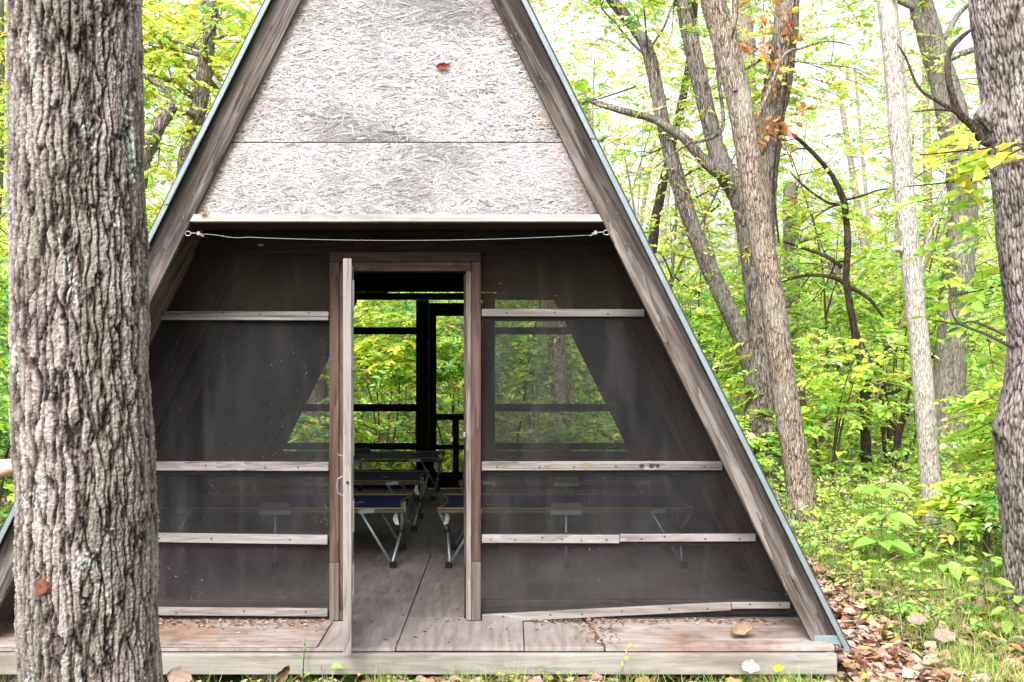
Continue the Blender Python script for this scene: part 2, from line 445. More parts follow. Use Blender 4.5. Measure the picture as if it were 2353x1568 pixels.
M['tagw'] = simple('white_paper_tag', (.75, .76, .76), .8, 0, .1)
M['steel'] = simple('bright_wire_steel', (.30, .31, .32), .5, .7, .5, .08)
M['nail'] = simple('rusty_nail_head', (.035, .025, .02), .8)
M['skin'] = simple('skin', (.72, .45, .34), .55, 0, .3, .06, 30)
M['shirt'] = simple('white_shirt_cloth', (.60, .62, .64), .9, 0, .1, .06)
M['jean'] = simple('blue_denim', (.05, .08, .16), .9, 0, .1, .15)
M['hair'] = simple('brown_hair', (.07, .04, .025), .6)
M['knot'] = simple('rust_red_knot_wood', (.15, .06, .04), .85, 0, .1, .35, 45, .8)

# ------------------------------------------------------------------ ground
def gh(x, y):
    x = np.asarray(x, dtype=float); y = np.asarray(y, dtype=float)
    h = 0.035 * np.sin(x * 1.3 + .5) * np.cos(y * 1.1) + .02 * np.sin(x * 3.1 + y * 2.3)
    far = np.clip((np.hypot(x, y - 3) - 7) / 10, 0, 1)
    cab = np.clip(1 - np.maximum(np.abs(x) / 3.0, np.abs(y - 3) / 3.6), 0, 1)
    front = np.clip(1 - np.abs(y + .25) / .45, 0, 1) * np.clip((2.75 - np.abs(x)) * 2, 0, 1) * .055
    return GZ + front + h * (1 - np.clip(cab * 4, 0, 1)) - .05 * np.clip(cab * 4, 0, 1) + far * .12 * np.sin(x * .35) * np.sin(y * .3 + 1)
def axis_vals():
    a = np.concatenate([np.linspace(0, 12, 90), 12 + np.geomspace(.3, 140, 34)])
    return np.concatenate([-a[:0:-1], a])
gx = axis_vals(); gy = axis_vals() + 3
GX, GY = np.meshgrid(gx, gy)
V = np.stack([GX, GY, gh(GX, GY)], axis=-1).reshape(-1, 3)
nx = len(gx); i = np.arange(len(gy) - 1)[:, None] * nx; j = np.arange(nx - 1)[None]
F = np.stack([i + j, i + j + 1, i + nx + j + 1, i + nx + j], axis=-1).reshape(-1, 4)
tag(mk('ground', V, F, M['ground'], smooth=True), kind='structure')

# ------------------------------------------------------------------ the cabin
SL = 0.498; XIN = 2.165; RW = 0.147; YW = 0.55; YR = 5.90; WO = .062
def xin(z): return XIN - SL * z
def apex(off): return (XIN + off) / SL
cab = thing('a_frame_cabin', 'weathered plywood A-frame cabin with dark screened front and open door', 'cabin')

def slope_frame(s, y=0):
    d = Vector((-s * SL, 0, 1)).normalized()
    return frame_x(d, (s * XIN, y, 0), (0, 1, 0))
def prism(name, poly, y0, y1, mat, parent, frame):
    n = len(poly)
    vs = [(x, y0, z) for x, z in poly] + [(x, y1, z) for x, z in poly]
    bm = bmesh.new(); bv = [bm.verts.new(v) for v in vs]
    bm.faces.new(bv[:n][::-1]); bm.faces.new(bv[n:])
    for k in range(n): bm.faces.new([bv[k], bv[(k + 1) % n], bv[n + (k + 1) % n], bv[n + k]])
    bmesh.ops.recalc_face_normals(bm, faces=bm.faces[:])
    bmesh.ops.bevel(bm, geom=bm.edges[:], offset=.003, segments=1, affect='EDGES')
    v, f = bm_data(bm)
    return mk(name, v, f, mat, parent, frame)

def rafter(s, y0, y1, mat, z0=0.004, name='rafter'):
    zt = apex(0) ; zo = apex(RW)
    poly = [(s * xin(z0), z0), (s * (xin(z0) + RW), z0), (s * .001, zo), (s * .001, zt)]
    return prism(name, poly, y0, y1, mat, cab, slope_frame(s, y0))
for s in (-1, 1):
    r = rafter(s, .075, .113, M['rafter'])
    # nails and staples on the front face
    for k in range(14):
        z = random.uniform(.3, 3.3); off = random.uniform(.015, .10)
        x = s * (xin(z) + off); a = random.uniform(0, 3)
        dx, dz = math.cos(a) * .006, math.sin(a) * .006
        MB().bar((x - dx, .0735, z - dz), (x + dx, .0735, z + dz), .002, .002).build('staple', M['metal_edge'], r)
    # galvanised foot bracket
    mb = MB()
    b0, b1 = sorted((s * (xin(.0) + .006), s * (xin(0) + RW - .004)))
    mb.box(b0, b1, .0685, .0725, .003, .046, .001); mb.box(b0, b1, .0555, .0685, .003, .0065, .001)
    for k in range(4):
        cx = b0 + (b1 - b0) * (k + .5) / 4
        mb.box(cx - .004, cx + .004, .0655, .069, .030, .038, .001)
    mb.build('foot_bracket', M['metal_edge'], r)
for s in (-1, 1):
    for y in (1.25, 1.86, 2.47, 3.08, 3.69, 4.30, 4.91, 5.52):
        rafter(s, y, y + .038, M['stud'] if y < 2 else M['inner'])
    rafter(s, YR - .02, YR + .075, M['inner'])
    prism('rake_stud', [(s * (xin(.004) + WO), .004), (s * (xin(.004) + RW - .016), .004), (s * (xin(2.4) + RW - .016), 2.4), (s * (xin(2.4) + WO), 2.4)], YW - .075, YW + .05, M['stud'], cab, slope_frame(s, YW))
# overhang lining and roof planes
for s in (-1, 1):
    z0 = .016; zt = 3.9
    poly = [(s * (xin(z0) + RW - .012), z0), (s * (xin(z0) + RW - .001), z0), (s * (xin(zt) + RW - .001), zt), (s * (xin(zt) + RW - .012), zt)]
    prism('overhang_lining', poly, .115, YW - .077, M['roof_under'], cab, slope_frame(s, .1))
    zb = -.030
    def band(o0, o1, zb, zt=None):
        return [(s * (xin(zb) + o0), zb), (s * (xin(zb) + o1), zb), (s * .0005, apex(o1)), (s * .0005, apex(o0))]
    rp = prism('roof_panel', band(RW + .002, RW + .018, zb + .01), .06, 6.03, M['inner'], cab, slope_frame(s, .1))
    prism('shingles', band(RW + .020, RW + .037, zb + .002), .055, 6.05, M['shingle'], rp, slope_frame(s, .1))
    prism('drip_edge', band(RW - .002, RW + .027, zb - .002), .046, .0535, M['metal_edge'], rp, slope_frame(s, .1))
    # break in the edge strip where two lengths overlap
    zz = 2.62 if s > 0 else 2.28
    ov = [(s * (xin(zz) + RW - .002), zz), (s * (xin(zz) + RW + .026), zz), (s * (xin(zz + .34) + RW + .026), zz + .34), (s * (xin(zz + .34) + RW - .002), zz + .34)]
    prism('drip_edge', ov, .040, .0445, M['metal_edge'], rp, slope_frame(s, .1))

# deck: floor sheets, front boards, fascia
def sheet(name, poly, z0, z1, mat, parent=cab, frame=None):
    n = len(poly)
    bm = bmesh.new(); bv = [bm.verts.new((x, y, z0)) for x, y in poly] + [bm.verts.new((x, y, z1)) for x, y in poly]
    bm.faces.new(bv[:n][::-1]); bm.faces.new(bv[n:])
    for k in range(n): bm.faces.new([bv[k], bv[(k + 1) % n], bv[n + (k + 1) % n], bv[n + k]])
    bmesh.ops.recalc_face_normals(bm, faces=bm.faces[:])
    bmesh.ops.bevel(bm, geom=bm.edges[:], offset=.002, segments=1, affect='EDGES')
    v, f = bm_data(bm)
    return mk(name, v, f, mat, parent, frame or Matrix.Translation((poly[0][0], poly[0][1], 0)))
XS = 0.003                                        # seam under the doorway, a hair right of the centre line
sheet('floor_board', [(-2.255, .004), (XS - .003, .004), (XS - .003, 2.42), (-2.255, 2.42)], -.019, 0, M['floor'])
sheet('floor_board', [(XS + .003, .004), (.66, .002), (.66, .60), (XS + .003, .60)], -.0165, .0012, M['floor'])
sheet('floor_board', [(XS + .003, .606), (2.255, .606), (2.255, 2.42), (XS + .003, 2.42)], -.019, 0, M['floor'])
sheet('floor_board', [(-2.255, 2.426), (2.255, 2.426), (2.255, 4.2), (-2.255, 4.2)], -.019, 0, M['floor'])
sheet('floor_board', [(-2.255, 4.206), (2.255, 4.206), (2.255, 6.0), (-2.255, 6.0)], -.019, 0, M['floor'])
# worn plywood over the porch strip
sheet('porch_board', [(-2.255, .001), (-.40, .001), (-.405, .50), (-2.255, .50)], .0015, .011, M['deck'])
sheet('porch_board', [(.665, .000), (1.072, .000), (1.04, .30), (1.005, .50), (.665, .50)], -.017, .0045, M['floor'])
sheet('porch_board', [(1.080, .000), (2.255, .000), (2.255, .52), (1.015, .52), (1.05, .30)], -.017, .0135, M['deck'])
box('front_fascia', -2.256, 2.256, -.040, -.002, -.124, -.0205, M['fascia'], cab)
for s in (-1, 1):
    x0, x1 = sorted((s * 2.21, s * 2.25))
    box('rim_joist', x0, x1, .001, 6.0, -.168, -.021, M['fascia'], cab, 'y')
for s in (-1, 1):
    x0, x1 = sorted((s * 2.258, s * 2.3))
    box('sill_board', x0, x1, .13, 6.0, -.15, .003, M['stud'], cab, 'y')
for y in (1.2, 2.4, 3.6, 4.8):
    box('floor_joist', -2.2, 2.2, y, y + .04, -.168, -.021, M['inner'], cab)
for x in (-2.0, -.7, .7, 2.0):
    for y in (.12, 3.0, 5.7):
        box('foundation_block', x - .1, x + .1, y, y + .2, -.36, -.170, M['bark_f'], cab)

# gable panel: flakes laid over a flat panel, in one mesh for each of the two sheets
def gable_sheet(z0, z1, y, n, seed, name):
    rng = np.random.default_rng(seed)
    g = Geo()
    off = RW * .5
    q = np.array([(-(xin(z0) + off), y, z0), (xin(z0) + off, y, z0), (max(xin(z1) + off, .01), y, z1), (-max(xin(z1) + off, .01), y, z1)])
    b = q + np.array([0, .011, 0])
    g.add(np.concatenate([q, b]), np.array([[0, 1, 2, 3], [7, 6, 5, 4], [0, 4, 5, 1], [1, 5, 6, 2], [2, 6, 7, 3], [3, 7, 4, 0]]), np.array([.40, .38, .38]), 0)
    z = z0 + (z1 - z0) * (1 - np.sqrt(1 - rng.random(n) * .9999)) if z1 > 4 else rng.uniform(z0, z1, n)
    x = rng.uniform(-1, 1, n) * (xin(z) + off)
    L = rng.uniform(.018, .10, n) * rng.uniform(.5, 1.1, n); W = rng.uniform(.0015, .0075, n) * (1 + (rng.random(n) < .12) * 1.0)
    ang = rng.normal(0, .36, n) + np.where(rng.random(n) < .2, rng.uniform(-1.5, 1.5, n), 0)
    ca, sa = np.cos(ang), np.sin(ang)
    yy = y - .0008 - rng.random(n) * .0035
    # keep each flake inside the sheet
    z = np.clip(z, z0 + L * np.abs(sa) / 2 + W / 2, z1 - L * np.abs(sa) / 2 - W / 2)
    tilt = rng.normal(0, .012, n); tw = rng.normal(0, .18, n)
    big = rng.random(n) < .012
    tilt = np.where(big, rng.normal(0, .10, n), tilt)
    ux = np.stack([ca, np.zeros(n), sa], -1); vx = np.stack([-sa, np.zeros(n), ca], -1)
    c = np.stack([x, yy, z], -1)
    P = []
    for a_, b_ in ((-.5, -.5), (.5, -.42), (.47, .5), (-.46, .44)):
        p = c + ux * (L * a_)[:, None] + vx * (W * b_)[:, None]
        p[:, 1] = np.minimum(p[:, 1] - np.abs(tilt) * L * (a_ + .5) - tw * W * b_, y - .0003)
        P.append(p)
    V = np.stack(P, 1).reshape(-1, 3)
    F = np.arange(n * 4).reshape(n, 4)
    pal = np.array([(.54, .515, .52), (.64, .62, .63), (.75, .735, .75), (.45, .435, .46), (.34, .335, .365), (.56, .47, .42), (.15, .14, .15)])
    big_n = np.array([mnoise.noise(Vector((a * 1.4 + seed, b * 2.2, 3))) for a, b in zip(x, z)])
    ci = rng.choice(7, n, p=[.24, .22, .15, .18, .13, .05, .03])
    pal = (pal * .76 + np.array([.54, .52, .525]) * .24) * .86
    col = pal[ci] * (1 + rng.normal(0, .07, n))[:, None]
    big2 = np.array([mnoise.noise(Vector((a * 4.5 + seed, b * 6.5, 8))) for a, b in zip(x, z)])
    col *= (1 - .85 * np.clip(big_n + .12, 0, .6))[:, None] * (1 - .28 * np.clip(big2, 0, .6))[:, None] * np.array([1, 1, 1.01])
    edge = np.clip(1 - (xin(z) - np.abs(x)) / .13, 0, 1) * rng.random(n)
    col = col * (1 - .62 * edge[:, None]) + np.array([.33, .21, .15]) * (.62 * edge)[:, None]
    low = np.clip(1 - (z - z0) / .05, 0, 1) * (z0 < 2.5) * (rng.random(n) < .5)
    col = col * (1 - .6 * low[:, None]) + np.array([.15, .11, .10]) * (.6 * low)[:, None]
    g.add(V, F, np.repeat(np.clip(col, .02, .85), 4, axis=0), 0)
    return g.build(name, [M['osb']], cab)
ZL = 2.196
gable_sheet(ZL + .034, 2.612, .117, 11000, 3, 'gable_panel')
gable_sheet(2.616, 4.40, .1175, 20000, 5, 'gable_panel')
# dark gap behind the joint, then the lintel trim and the soffit behind it
box('gable_backing', -.80, .80, .1305, .15, 2.55, 2.68, M['inner'], cab)
vs = [(-xin(ZL) + .002, .060, ZL), (xin(ZL) - .002, .060, ZL), (xin(ZL + .038) - .002, .060, ZL + .036), (-xin(ZL + .038) + .002, .060, ZL + .038)]
vs += [(x, .128, z) for x, _, z in vs]
mk('lintel', vs, [(3, 2, 1, 0), (4, 5, 6, 7), (0, 1, 5, 4), (1, 2, 6, 5), (2, 3, 7, 6), (3, 0, 4, 7)], M['cream'], cab, frame_x((1, 0, 0), (-1.1, .06, ZL)))
box('soffit', -1.15, 1.15, .152, YW + .04, ZL + .004, ZL + .02, M['roof_under'], cab)
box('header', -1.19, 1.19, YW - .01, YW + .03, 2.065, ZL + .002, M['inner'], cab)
mb = MB().box(-.83, -.80, YW - .02, YW - .011, 2.11, 2.122, .002); mb.build('bolt_head', M['batten'], cab)

# front screens (bays) with frame members behind and battens in front
def screen(name, s, xi, z0, z1, mat, y, seed, wr=.006, xo=None):
    nu, nv = 26, 16
    rng = np.random.default_rng(seed)
    u, v = np.meshgrid(np.linspace(0, 1, nu), np.linspace(0, 1, nv))
    z = z0 + (z1 - z0) * v
    xe = xin(z) + WO - .003 if xo is None else np.full_like(z, xo)
    x = s * (xi + (xe - xi) * u)
    w = wr * (np.sin(u * 9 + v * 7 + seed) * .5 + np.sin(u * 17 - v * 11 + seed * 2) * .35) * np.sin(np.pi * u) * np.sin(np.pi * v)
    V = np.stack([x, y + w, z], -1).reshape(-1, 3)
    i = np.arange(nv - 1)[:, None] * nu; j = np.arange(nu - 1)[None]
    F = np.stack([i + j, i + j + 1, i + nu + j + 1, i + nu + j], -1).reshape(-1, 4)
    if s < 0: F = F[:, ::-1]
    return mk(name, V, F, mat, cab, smooth=True)
JO = .425                                          # outer half width of the door casing
zr = [.03, .455, .868, 1.728, 2.10]
for s in (-1, 1):
    for k in range(4):
        screen('screen', s, JO - .03, zr[k], zr[k + 1], M['screen_top'] if k == 3 else M['screen'], YW + .012, 3 + k + (s > 0) * 9, .012 if s > 0 else .006)
    for z, h in ((.06, .075), (.440, .07), (.845, .075), (1.715, .06)):
        x0, x1 = sorted((s * (JO + .004), s * (xin(z + h) + WO - .004)))
        box('frame_rail', x0, x1, YW + .020, YW + .058, z - .028, z - .028 + h, M['stud'], cab)

def batten(x0, x1, za, zb, h, mat=None, t=.02, nails=4, y=None, parent=cab):
    y = YW - .002 if y is None else y
    mb = MB(); mb.bar((x0, y - t / 2, za), (x1, y - t / 2, zb), t, h, (0, 0, 1), .0025)
    for k in range(nails):
        u = (k + .5 + random.uniform(-.2, .2)) / nails
        x = x0 + (x1 - x0) * u; z = za + (zb - za) * u + random.uniform(-.008, .008)
        mb.add(*bm_data(bm_box(x - .0045, x + .0045, y - t - .0022, y - t + .004, z - .0045, z + .0045, .001)), 1)
    return mb.build('batten', [mat or M['batten'], M['nail']], parent, frame_x((1, 0, 0), (x0, y, za)))
batten(-1.36, -.432, 1.728, 1.727, .028, nails=4); batten(-1.372, -.432, 1.704, 1.701, .020, nails=0, t=.026)
batten(-1.785, -.432, .872, .868, .050, nails=5); batten(-1.975, -.438, .476, .455, .052, nails=4); batten(-2.19, -.438, .060, .046, .045, nails=5)
batten(.430, 1.345, 1.735, 1.733, .042, nails=3)
b = batten(.430, 1.785, .871, .873, .050, M['cream'] if 0 else M['batten'], nails=6)
batten(.430, 1.205, .462, .459, .046, M['door_wood'], nails=6); batten(1.208, 1.972, .466, .468, .042, M['door_wood'], nails=4)
batten(.432, 1.832, .012, .082, .046, nails=6, t=.022); batten(1.836, 2.165, .086, .086, .036, M['door_wood'], nails=2)
# pale knots on the middle right batten
for x, w, h in ((1.02, .034, .018), (1.33, .015, .011), (1.385, .016, .013), (1.42, .012, .012), (.80, .022, .008), (.55, .026, .009)):
    pts = [(x + math.cos(a) * w, YW - .0235, .8725 + math.sin(a) * h) for a in np.linspace(0, 2 * math.pi, 14, endpoint=False)]
    MB().add(pts, [list(range(14))]).build('knot', M['tan'] if w > .02 else M['nail'], b)

# door casing
for s in (-1, 1):
    x0, x1 = sorted((s * .372, s * JO)); cut = .33 if s < 0 else .335
    box('door_casing', x0, x1, YW - .034, YW + .004, cut + .002, 2.018, M['red_wood'], cab, 'z')
    box('door_casing', x0, x1, YW - .033, YW + .004, .004, cut, M['stud'], cab, 'z')
    x0, x1 = sorted((s * .342, s * .3705))
    box('door_jamb', x0, x1, YW - .028, YW + .09, .004, 1.967, M['batten'] if s > 0 else M['red_wood'], cab, 'z')
    x0, x1 = sorted((s * .327, s * .3405))
    box('door_stop', x0, x1, YW + .02, YW + .06, .004, 1.955, M['red_wood'], cab, 'z')
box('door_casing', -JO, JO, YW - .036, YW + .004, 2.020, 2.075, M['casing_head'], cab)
box('door_jamb', -.3705, .3705, YW - .028, YW + .09, 1.9685, 2.018, M['red_wood'], cab)
lt = MB().box(.326, .342, YW - .046, YW - .0285, 1.035, 1.062, .002).tube([(.334, YW - .05, 1.03), (.330, YW - .075, 1.045), (.337, YW - .06, 1.066)], .003, 6)
lt.build('latch_hook', M['steel'], cab)

# the open screen door: built shut along +x from the hinge, then turned towards the camera
hx, hy = -.332, YW - .03
DW, DT, DH = .70, .042, 1.985
ang = -math.atan2(.685, .092)
door = MB()
door.box(0, .07, 0, DT, .012, DH); door.box(DW - .07, DW, 0, DT, .008, DH)
for z0, z1 in ((.012, .13), (.82, .90), (DH - .075, DH - .001)):
    door.box(.0715, DW - .0715, .003, DT - .003, z0, z1)
for z0, z1 in ((.40, .44), (1.38, 1.42)):
    door.box(.0715, DW - .0715, .012, DT - .006, z0, z1)
for z in (.30, .62, 1.0, 1.72):                       # splice plates seen along the inner face
    door.box(DW - .11, DW - .02, DT + .0005, DT + .012, z, z + .16, .003)
Rd = Matrix.Translation((hx, hy, 0)) @ Matrix.Rotation(ang, 4, 'Z')
do = mk('screen_door', [Rd @ p for p in door.v], door.f, M['door_wood'], cab, Rd @ frame_x((0, 0, 1), (0, 0, 0)))
def door_part(name, mb, mats):
    o = mk(name, [tuple(Rd @ p) for p in mb.v], mb.f, None, do, mats=mats if isinstance(mats, list) else [mats], midx=mb.m)
    return o
m_ = MB(); m_.box(.068, DW - .068, DT * .5 - .0005, DT * .5 + .0005, .12, DH - .07, 0); door_part('door_screen', m_, M['screen'])
m_ = MB(); m_.tube([(DW - .045, -.001, .80), (DW - .045, -.026, .815), (DW - .045, -.031, .85), (DW - .045, -.026, .885), (DW - .045, -.001, .90)], .0045, 8); door_part('pull_handle', m_, M['steel'])
m_ = MB()
m_.tube([(DW - .001, .022, .872), (DW + .004, .022, .872)], .008, 10); door_part('screw_hole', m_, M['nail'])
m_ = MB(); m_.tube([(DW - .02, -.001, 1.005), (DW - .02, -.022, 1.006), (DW - .02, -.024, 1.016)], .003, 6); door_part('hook', m_, M['steel'])
for z in (.25, 1.7):
    m_ = MB(); m_.tube([(-.006, -.004, z), (-.006, -.004, z + .08)], .006, 8); m_.box(-.004, .045, -.0035, -.0005, z + .005, z + .075, .001); door_part('hinge', m_, M['steel'])

# rear wall: screens, posts, rails, closed screen door, boarded gable with a light gap
def rpost(n, x0, x1, z0, z1, dy=0): return box(n, x0, x1, YR - .06 + dy, YR - .022 + dy, z0, z1, M['inner'], cab, 'z')
for s in (-1, 1):
    x0, x1 = sorted((s * .285, s * .42)); rpost('rear_post', x0, x1, .004, 2.01, .001 * s)
for z0, z1 in ((1.645, 1.722), (.826, .905), (.42, .49), (.004, .205)):
    box('rear_rail', -xin(z0) - .02, -.421, YR - .055, YR - .024, z0, z1, M['inner'], cab)
    box('rear_rail', .421, xin(z0) + .02, YR - .055, YR - .024, z0, z1, M['inner'], cab)
box('rear_header', -1.2, 1.2, YR - .058, YR - .020, 2.012, 2.085, M['inner'], cab)
for s in (-1, 1):                                      # diagonal studs along the slope
    z0, z1 = .206, 2.012
    poly = [(s * (xin(z0) - .115), z0), (s * (xin(z0) + .03), z0), (s * (xin(z1) + .03), z1), (s * (xin(z1) - .115), z1)]
    prism('rear_slope_stud', poly, YR - .021, YR + .015, M['inner'], cab, slope_frame(s, YR))
prism('rear_gable', [(-1.25, 2.097), (1.25, 2.097), (.01, 4.45), (-.01, 4.45)], YR - .045, YR - .022, M['inner'], cab, Matrix.Identity(4))
box('rear_gap_filler', -1.2, -.72, YR - .044, YR - .023, 2.086, 2.096, M['inner'], cab)
box('rear_gap_filler', .44, 1.2, YR - .044, YR - .023, 2.086, 2.096, M['inner'], cab)
rd = box('rear_screen_door', -.283, -.205, YR - .05, YR - .02, .012, 1.98, M['inner'], cab, 'z')
def rdp(x0, x1, z0, z1, g='x'):
    o = box('door_rail', x0, x1, YR - .049, YR - .021, z0, z1, M['inner'], None, g); o.parent = cab; return o
rpost('rear_door_stile', .205, .283, .012, 1.98, .002)
rdp(-.204, .204, 1.84, 1.98); rdp(-.204, .204, .735, .80); rdp(-.204, .204, .42, .47); rdp(-.204, .204, .012, .18)
rpost('rear_door_stile', -.03, .035, .181, .734, .003)
for x0, x1, z0, z1 in ((-.42, -1.2, 1.2, 2.0),):
    pass
for s in (-1, 1):
    screen('rear_screen', s, .42, .2, 2.01, M['screen_rear'], YR - .0195, 40 + s, .001)
V = [(-.2, YR - .03, .1), (.2, YR - .03, .1), (.2, YR - .03, 1.9), (-.2, YR - .03, 1.9)]
mk('rear_screen', V, [(0, 1, 2, 3)], M['screen_rear'], cab)

# ------------------------------------------------------------------ wire strung under the lintel
pL = at(432, 537, 5.53); pR = at(1393, 535, 5.53)
wire = thing('clothesline', 'thin sagging wire line with eye hooks strung below the gable panel', 'wire line', (0, pL.y, pL.z))
W0 = Vector((0, pL.y, pL.z))
def rel(p): return Vector(p) - W0
def ring(c, r, k=14, ph=0): return [Vector(c) + Vector((math.cos(a) * r * 1.25, 0, math.sin(a) * r)) for a in np.linspace(ph, ph + 2 * math.pi, k)]
pts = []
xs0, xs1 = pL.x + .045, pR.x - .045
for u in np.linspace(0, 1, 40):
    z = pL.z - .006 - .030 * (1 - (2 * u - 1) ** 2) - .0 * u
    if u < .14: z += .006 * math.sin(u / .14 * math.pi * 2.2) 
    pts.append(rel((xs0 + (xs1 - xs0) * u, pL.y, z)))
MB().tube(pts, .0012, 6).build('wire', M['steel'], wire, smooth=True)
for p, s in ((pL, 1), (pR, -1)):
    m_ = MB(); m_.tube(ring(rel(p), .012), .0028, 6, caps=False); m_.tube([rel(p + Vector((-s * .012, 0, 0))), rel(p + Vector((-s * .05, .015, .004)))], .004, 6)
    m_.build('eye_hook', M['steel'], wire, smooth=True)
    m_ = MB(); m_.tube([rel(p + Vector((s * .013, 0, .003))), rel(p + Vector((s * .04, 0, .002))), rel(p + Vector((s * .075, 0, -.004)))], .0035, 6)
    m_.box(*[c for k in range(3) for c in (rel(p)[k] + (s * .056, 0, 0)[k] - (.008, .006, .010)[k], rel(p)[k] + (s * .056, 0, 0)[k] + (.008, .006, .010)[k])], .002)
    m_.tube([rel(p + Vector((s * .062, 0, -.006))), rel(p + Vector((s * .085, -.004, -.017)))], .003, 6)
    m_.build('cable_clamp', M['steel'], wire)

# ------------------------------------------------------------------ cots
def make_cot():
    L, W, H = 1.78, .66, .405
    root = thing('camp_cot', 'cot', 'camp cot')
    nu, nv = 24, 9
    u, v = np.meshgrid(np.linspace(0, 1, nu), np.linspace(0, 1, nv))
    inset = .05 * (1 - np.abs(2 * v - 1) ** 2)
    x = inset + u * (L - 2 * inset); y = (v - .5) * (W - .004)
    z = H + .004 - .014 * np.sin(np.pi * u) ** .4 * np.sin(np.pi * v)
    Vv = np.stack([x, y, z], -1).reshape(-1, 3)
    i = np.arange(nv - 1)[:, None] * nu; j = np.arange(nu - 1)[None]
    F = np.stack([i + j, i + j + 1, i + nu + j + 1, i + nu + j], -1).reshape(-1, 4)
    fab = mk('fabric', Vv, F, M['navy'], root, smooth=True)
    m_ = MB()
    for k in (0, nu - 1):
        m_.tube([(x[r, k], y[r, k], z[r, k] + .004) for r in range(nv)], .005, 6)
    for r in (0, nv - 1):
        m_.tube([(x[r, k], y[r, k] + (.006 if r else -.006), z[r, k] + .006) for k in range(0, nu, 3)] + [(x[r, -1], y[r, -1], z[r, -1] + .006)], .006, 6)
    m_.build('piping', M['piping'], fab, smooth=True)
    for ex in (.20, L - .36):                           # white embroidered strokes near each end
        m_ = MB()
        for a, b in (((0, .05), (.045, -.05)), ((.03, .05), (.075, -.05)), ((.075, -.05), (.11, .06)), ((.07, .0), (.16, .05)), ((.085, .03), (.19, .07)), ((.12, .02), (.18, .02))):
            m_.bar((ex + a[0], a[1] - .10, H - .0075), (ex + b[0], b[1] - .10, H - .0075), .006, .003, bev=0)
        m_.build('embroidery', M['tagw'], fab)
    for s in (-1, 1):
        m_ = MB(); m_.tube([(0, s * W / 2, H - .012), (L, s * W / 2, H - .012)], .0115, 10)
        m_.build('side_rail', M['tan'], root, smooth=True)
    def leg(a, b, rr=.011):
        o = MB().tube([a, b], rr, 8).build('leg', M['alu'], root, smooth=True)
        return o
    for e in (0, 1):
        X = (lambda t: t) if e == 0 else (lambda t: L - t)
        for s in (-1, 1):
            foot = (X(.075), s * (W / 2 - .01), .012)
            o = leg(foot, (X(.30), s * (W / 2 + .004), H - .012))
            MB().box(*sorted((X(.052), X(.098))), foot[1] - .018, foot[1] + .018, 0.001, .042, .004).build('foot_cap', M['plastic'], o)
            o2 = leg((X(.085), s * (W / 2 - .014), .02), (X(.015), -s * (W / 2 - .02), H - .02))
            MB().box(*sorted((X(.03), X(.066))), s * .012 - .02, s * .012 + .02, .19, .235, .004).build('pivot_joint', M['plastic'], o2)
            m_ = MB(); m_.bar((X(.20), s * (W / 2 + .012), H - .004), (X(.31), s * (W / 2 + .012), H - .012), .012, .030); m_.tube([(X(.25), s * (W / 2 + .016), H - .006), (X(.25), s * (W / 2 + .0225), H - .006)], .007, 8, 0)
            m_.build('leg_bracket', M['alu'], root)
    for s in (-1, 1):
        o = leg((L * .5, s * (W / 2 - .005), .012), (L * .5, s * (W / 2 + .0), H - .02))
        MB().box(L * .5 - .02, L * .5 + .02, s * (W / 2 - .005) - .018, s * (W / 2 - .005) + .018, .001, .045, .004).build('foot_cap', M['plastic'], o)
        MB().box(L * .5 - .11, L * .5 + .11, s * (W / 2 + .008) - .006, s * (W / 2 + .008) + .006, H - .035, H + .002, .004).build('leg_bracket', M['alu'], root)
        m_ = MB(); pts = []
        prof = [(-.10, 0), (-.105, .03), (-.09, .048), (-.05, .050), (0, .042), (.05, .050), (.09, .048), (.105, .03), (.10, 0)]
        n = len(prof)
        f0 = [(L * .5 + a, s * (W / 2 + .004) - .01, H + .003 + b) for a, b in prof]; f1 = [(a, b + .02, c) for a, b, c in f0]
        m_.add(f0 + f1, [list(range(n)), list(range(n, 2 * n))[::-1]] + [[k, k + n, (k + 1) % n + n, (k + 1) % n] for k in range(n)])
        m_.build('rail_pad', M['tan'], root)
    for s in (-1, 1):
        m_ = MB(); x0 = .045; y0 = s * (W / 2 - .06)
        m_.add([(x0, y0, H - .03), (x0 + .025, y0 + .01, H - .035), (x0 + .034, y0 + .02, H - .07), (x0 + .02, y0 + .015, H - .108), (x0 - .008, y0 + .005, H - .115), (x0 + .003, y0, H - .06)], [(0, 1, 2, 5), (5, 2, 3, 4)])
        m_.build('paper_tag', M['tagw'], root)
    return root
def copy_tree(o, parent=None):
    c = o.copy(); COL.objects.link(c); c.parent = parent
    if parent is not None: c.matrix_parent_inverse = o.matrix_parent_inverse.copy()
    for ch in [q for q in bpy.data.objects if q.parent == o]: copy_tree(ch, c)
    return c
cot = make_cot()
first = True
for lab, x, y, rz in (
    ('navy camp cot with yellow piping, nearest one left of the doorway aisle', -.150, 2.24, math.pi),
    ('navy camp cot, middle of the three left of the aisle', -.135, 3.68, math.pi),
    ('navy camp cot, farthest left of the aisle against the rear screens', -.10, 5.36, math.pi),
    ('navy camp cot with yellow piping, nearest one right of the aisle', .085, 2.24, 0),
    ('navy camp cot, middle of the three right of the aisle', .16, 3.68, 0),
    ('navy camp cot, farthest right of the aisle by the rear door', .22, 5.36, 0)):
    c = cot if first else copy_tree(cot)
    first = False
    c.location = (x, y, .001); c.rotation_euler = (0, 0, rz)
    tag(c, lab, 'camp cot', 'camp cots in two rows inside the cabin')

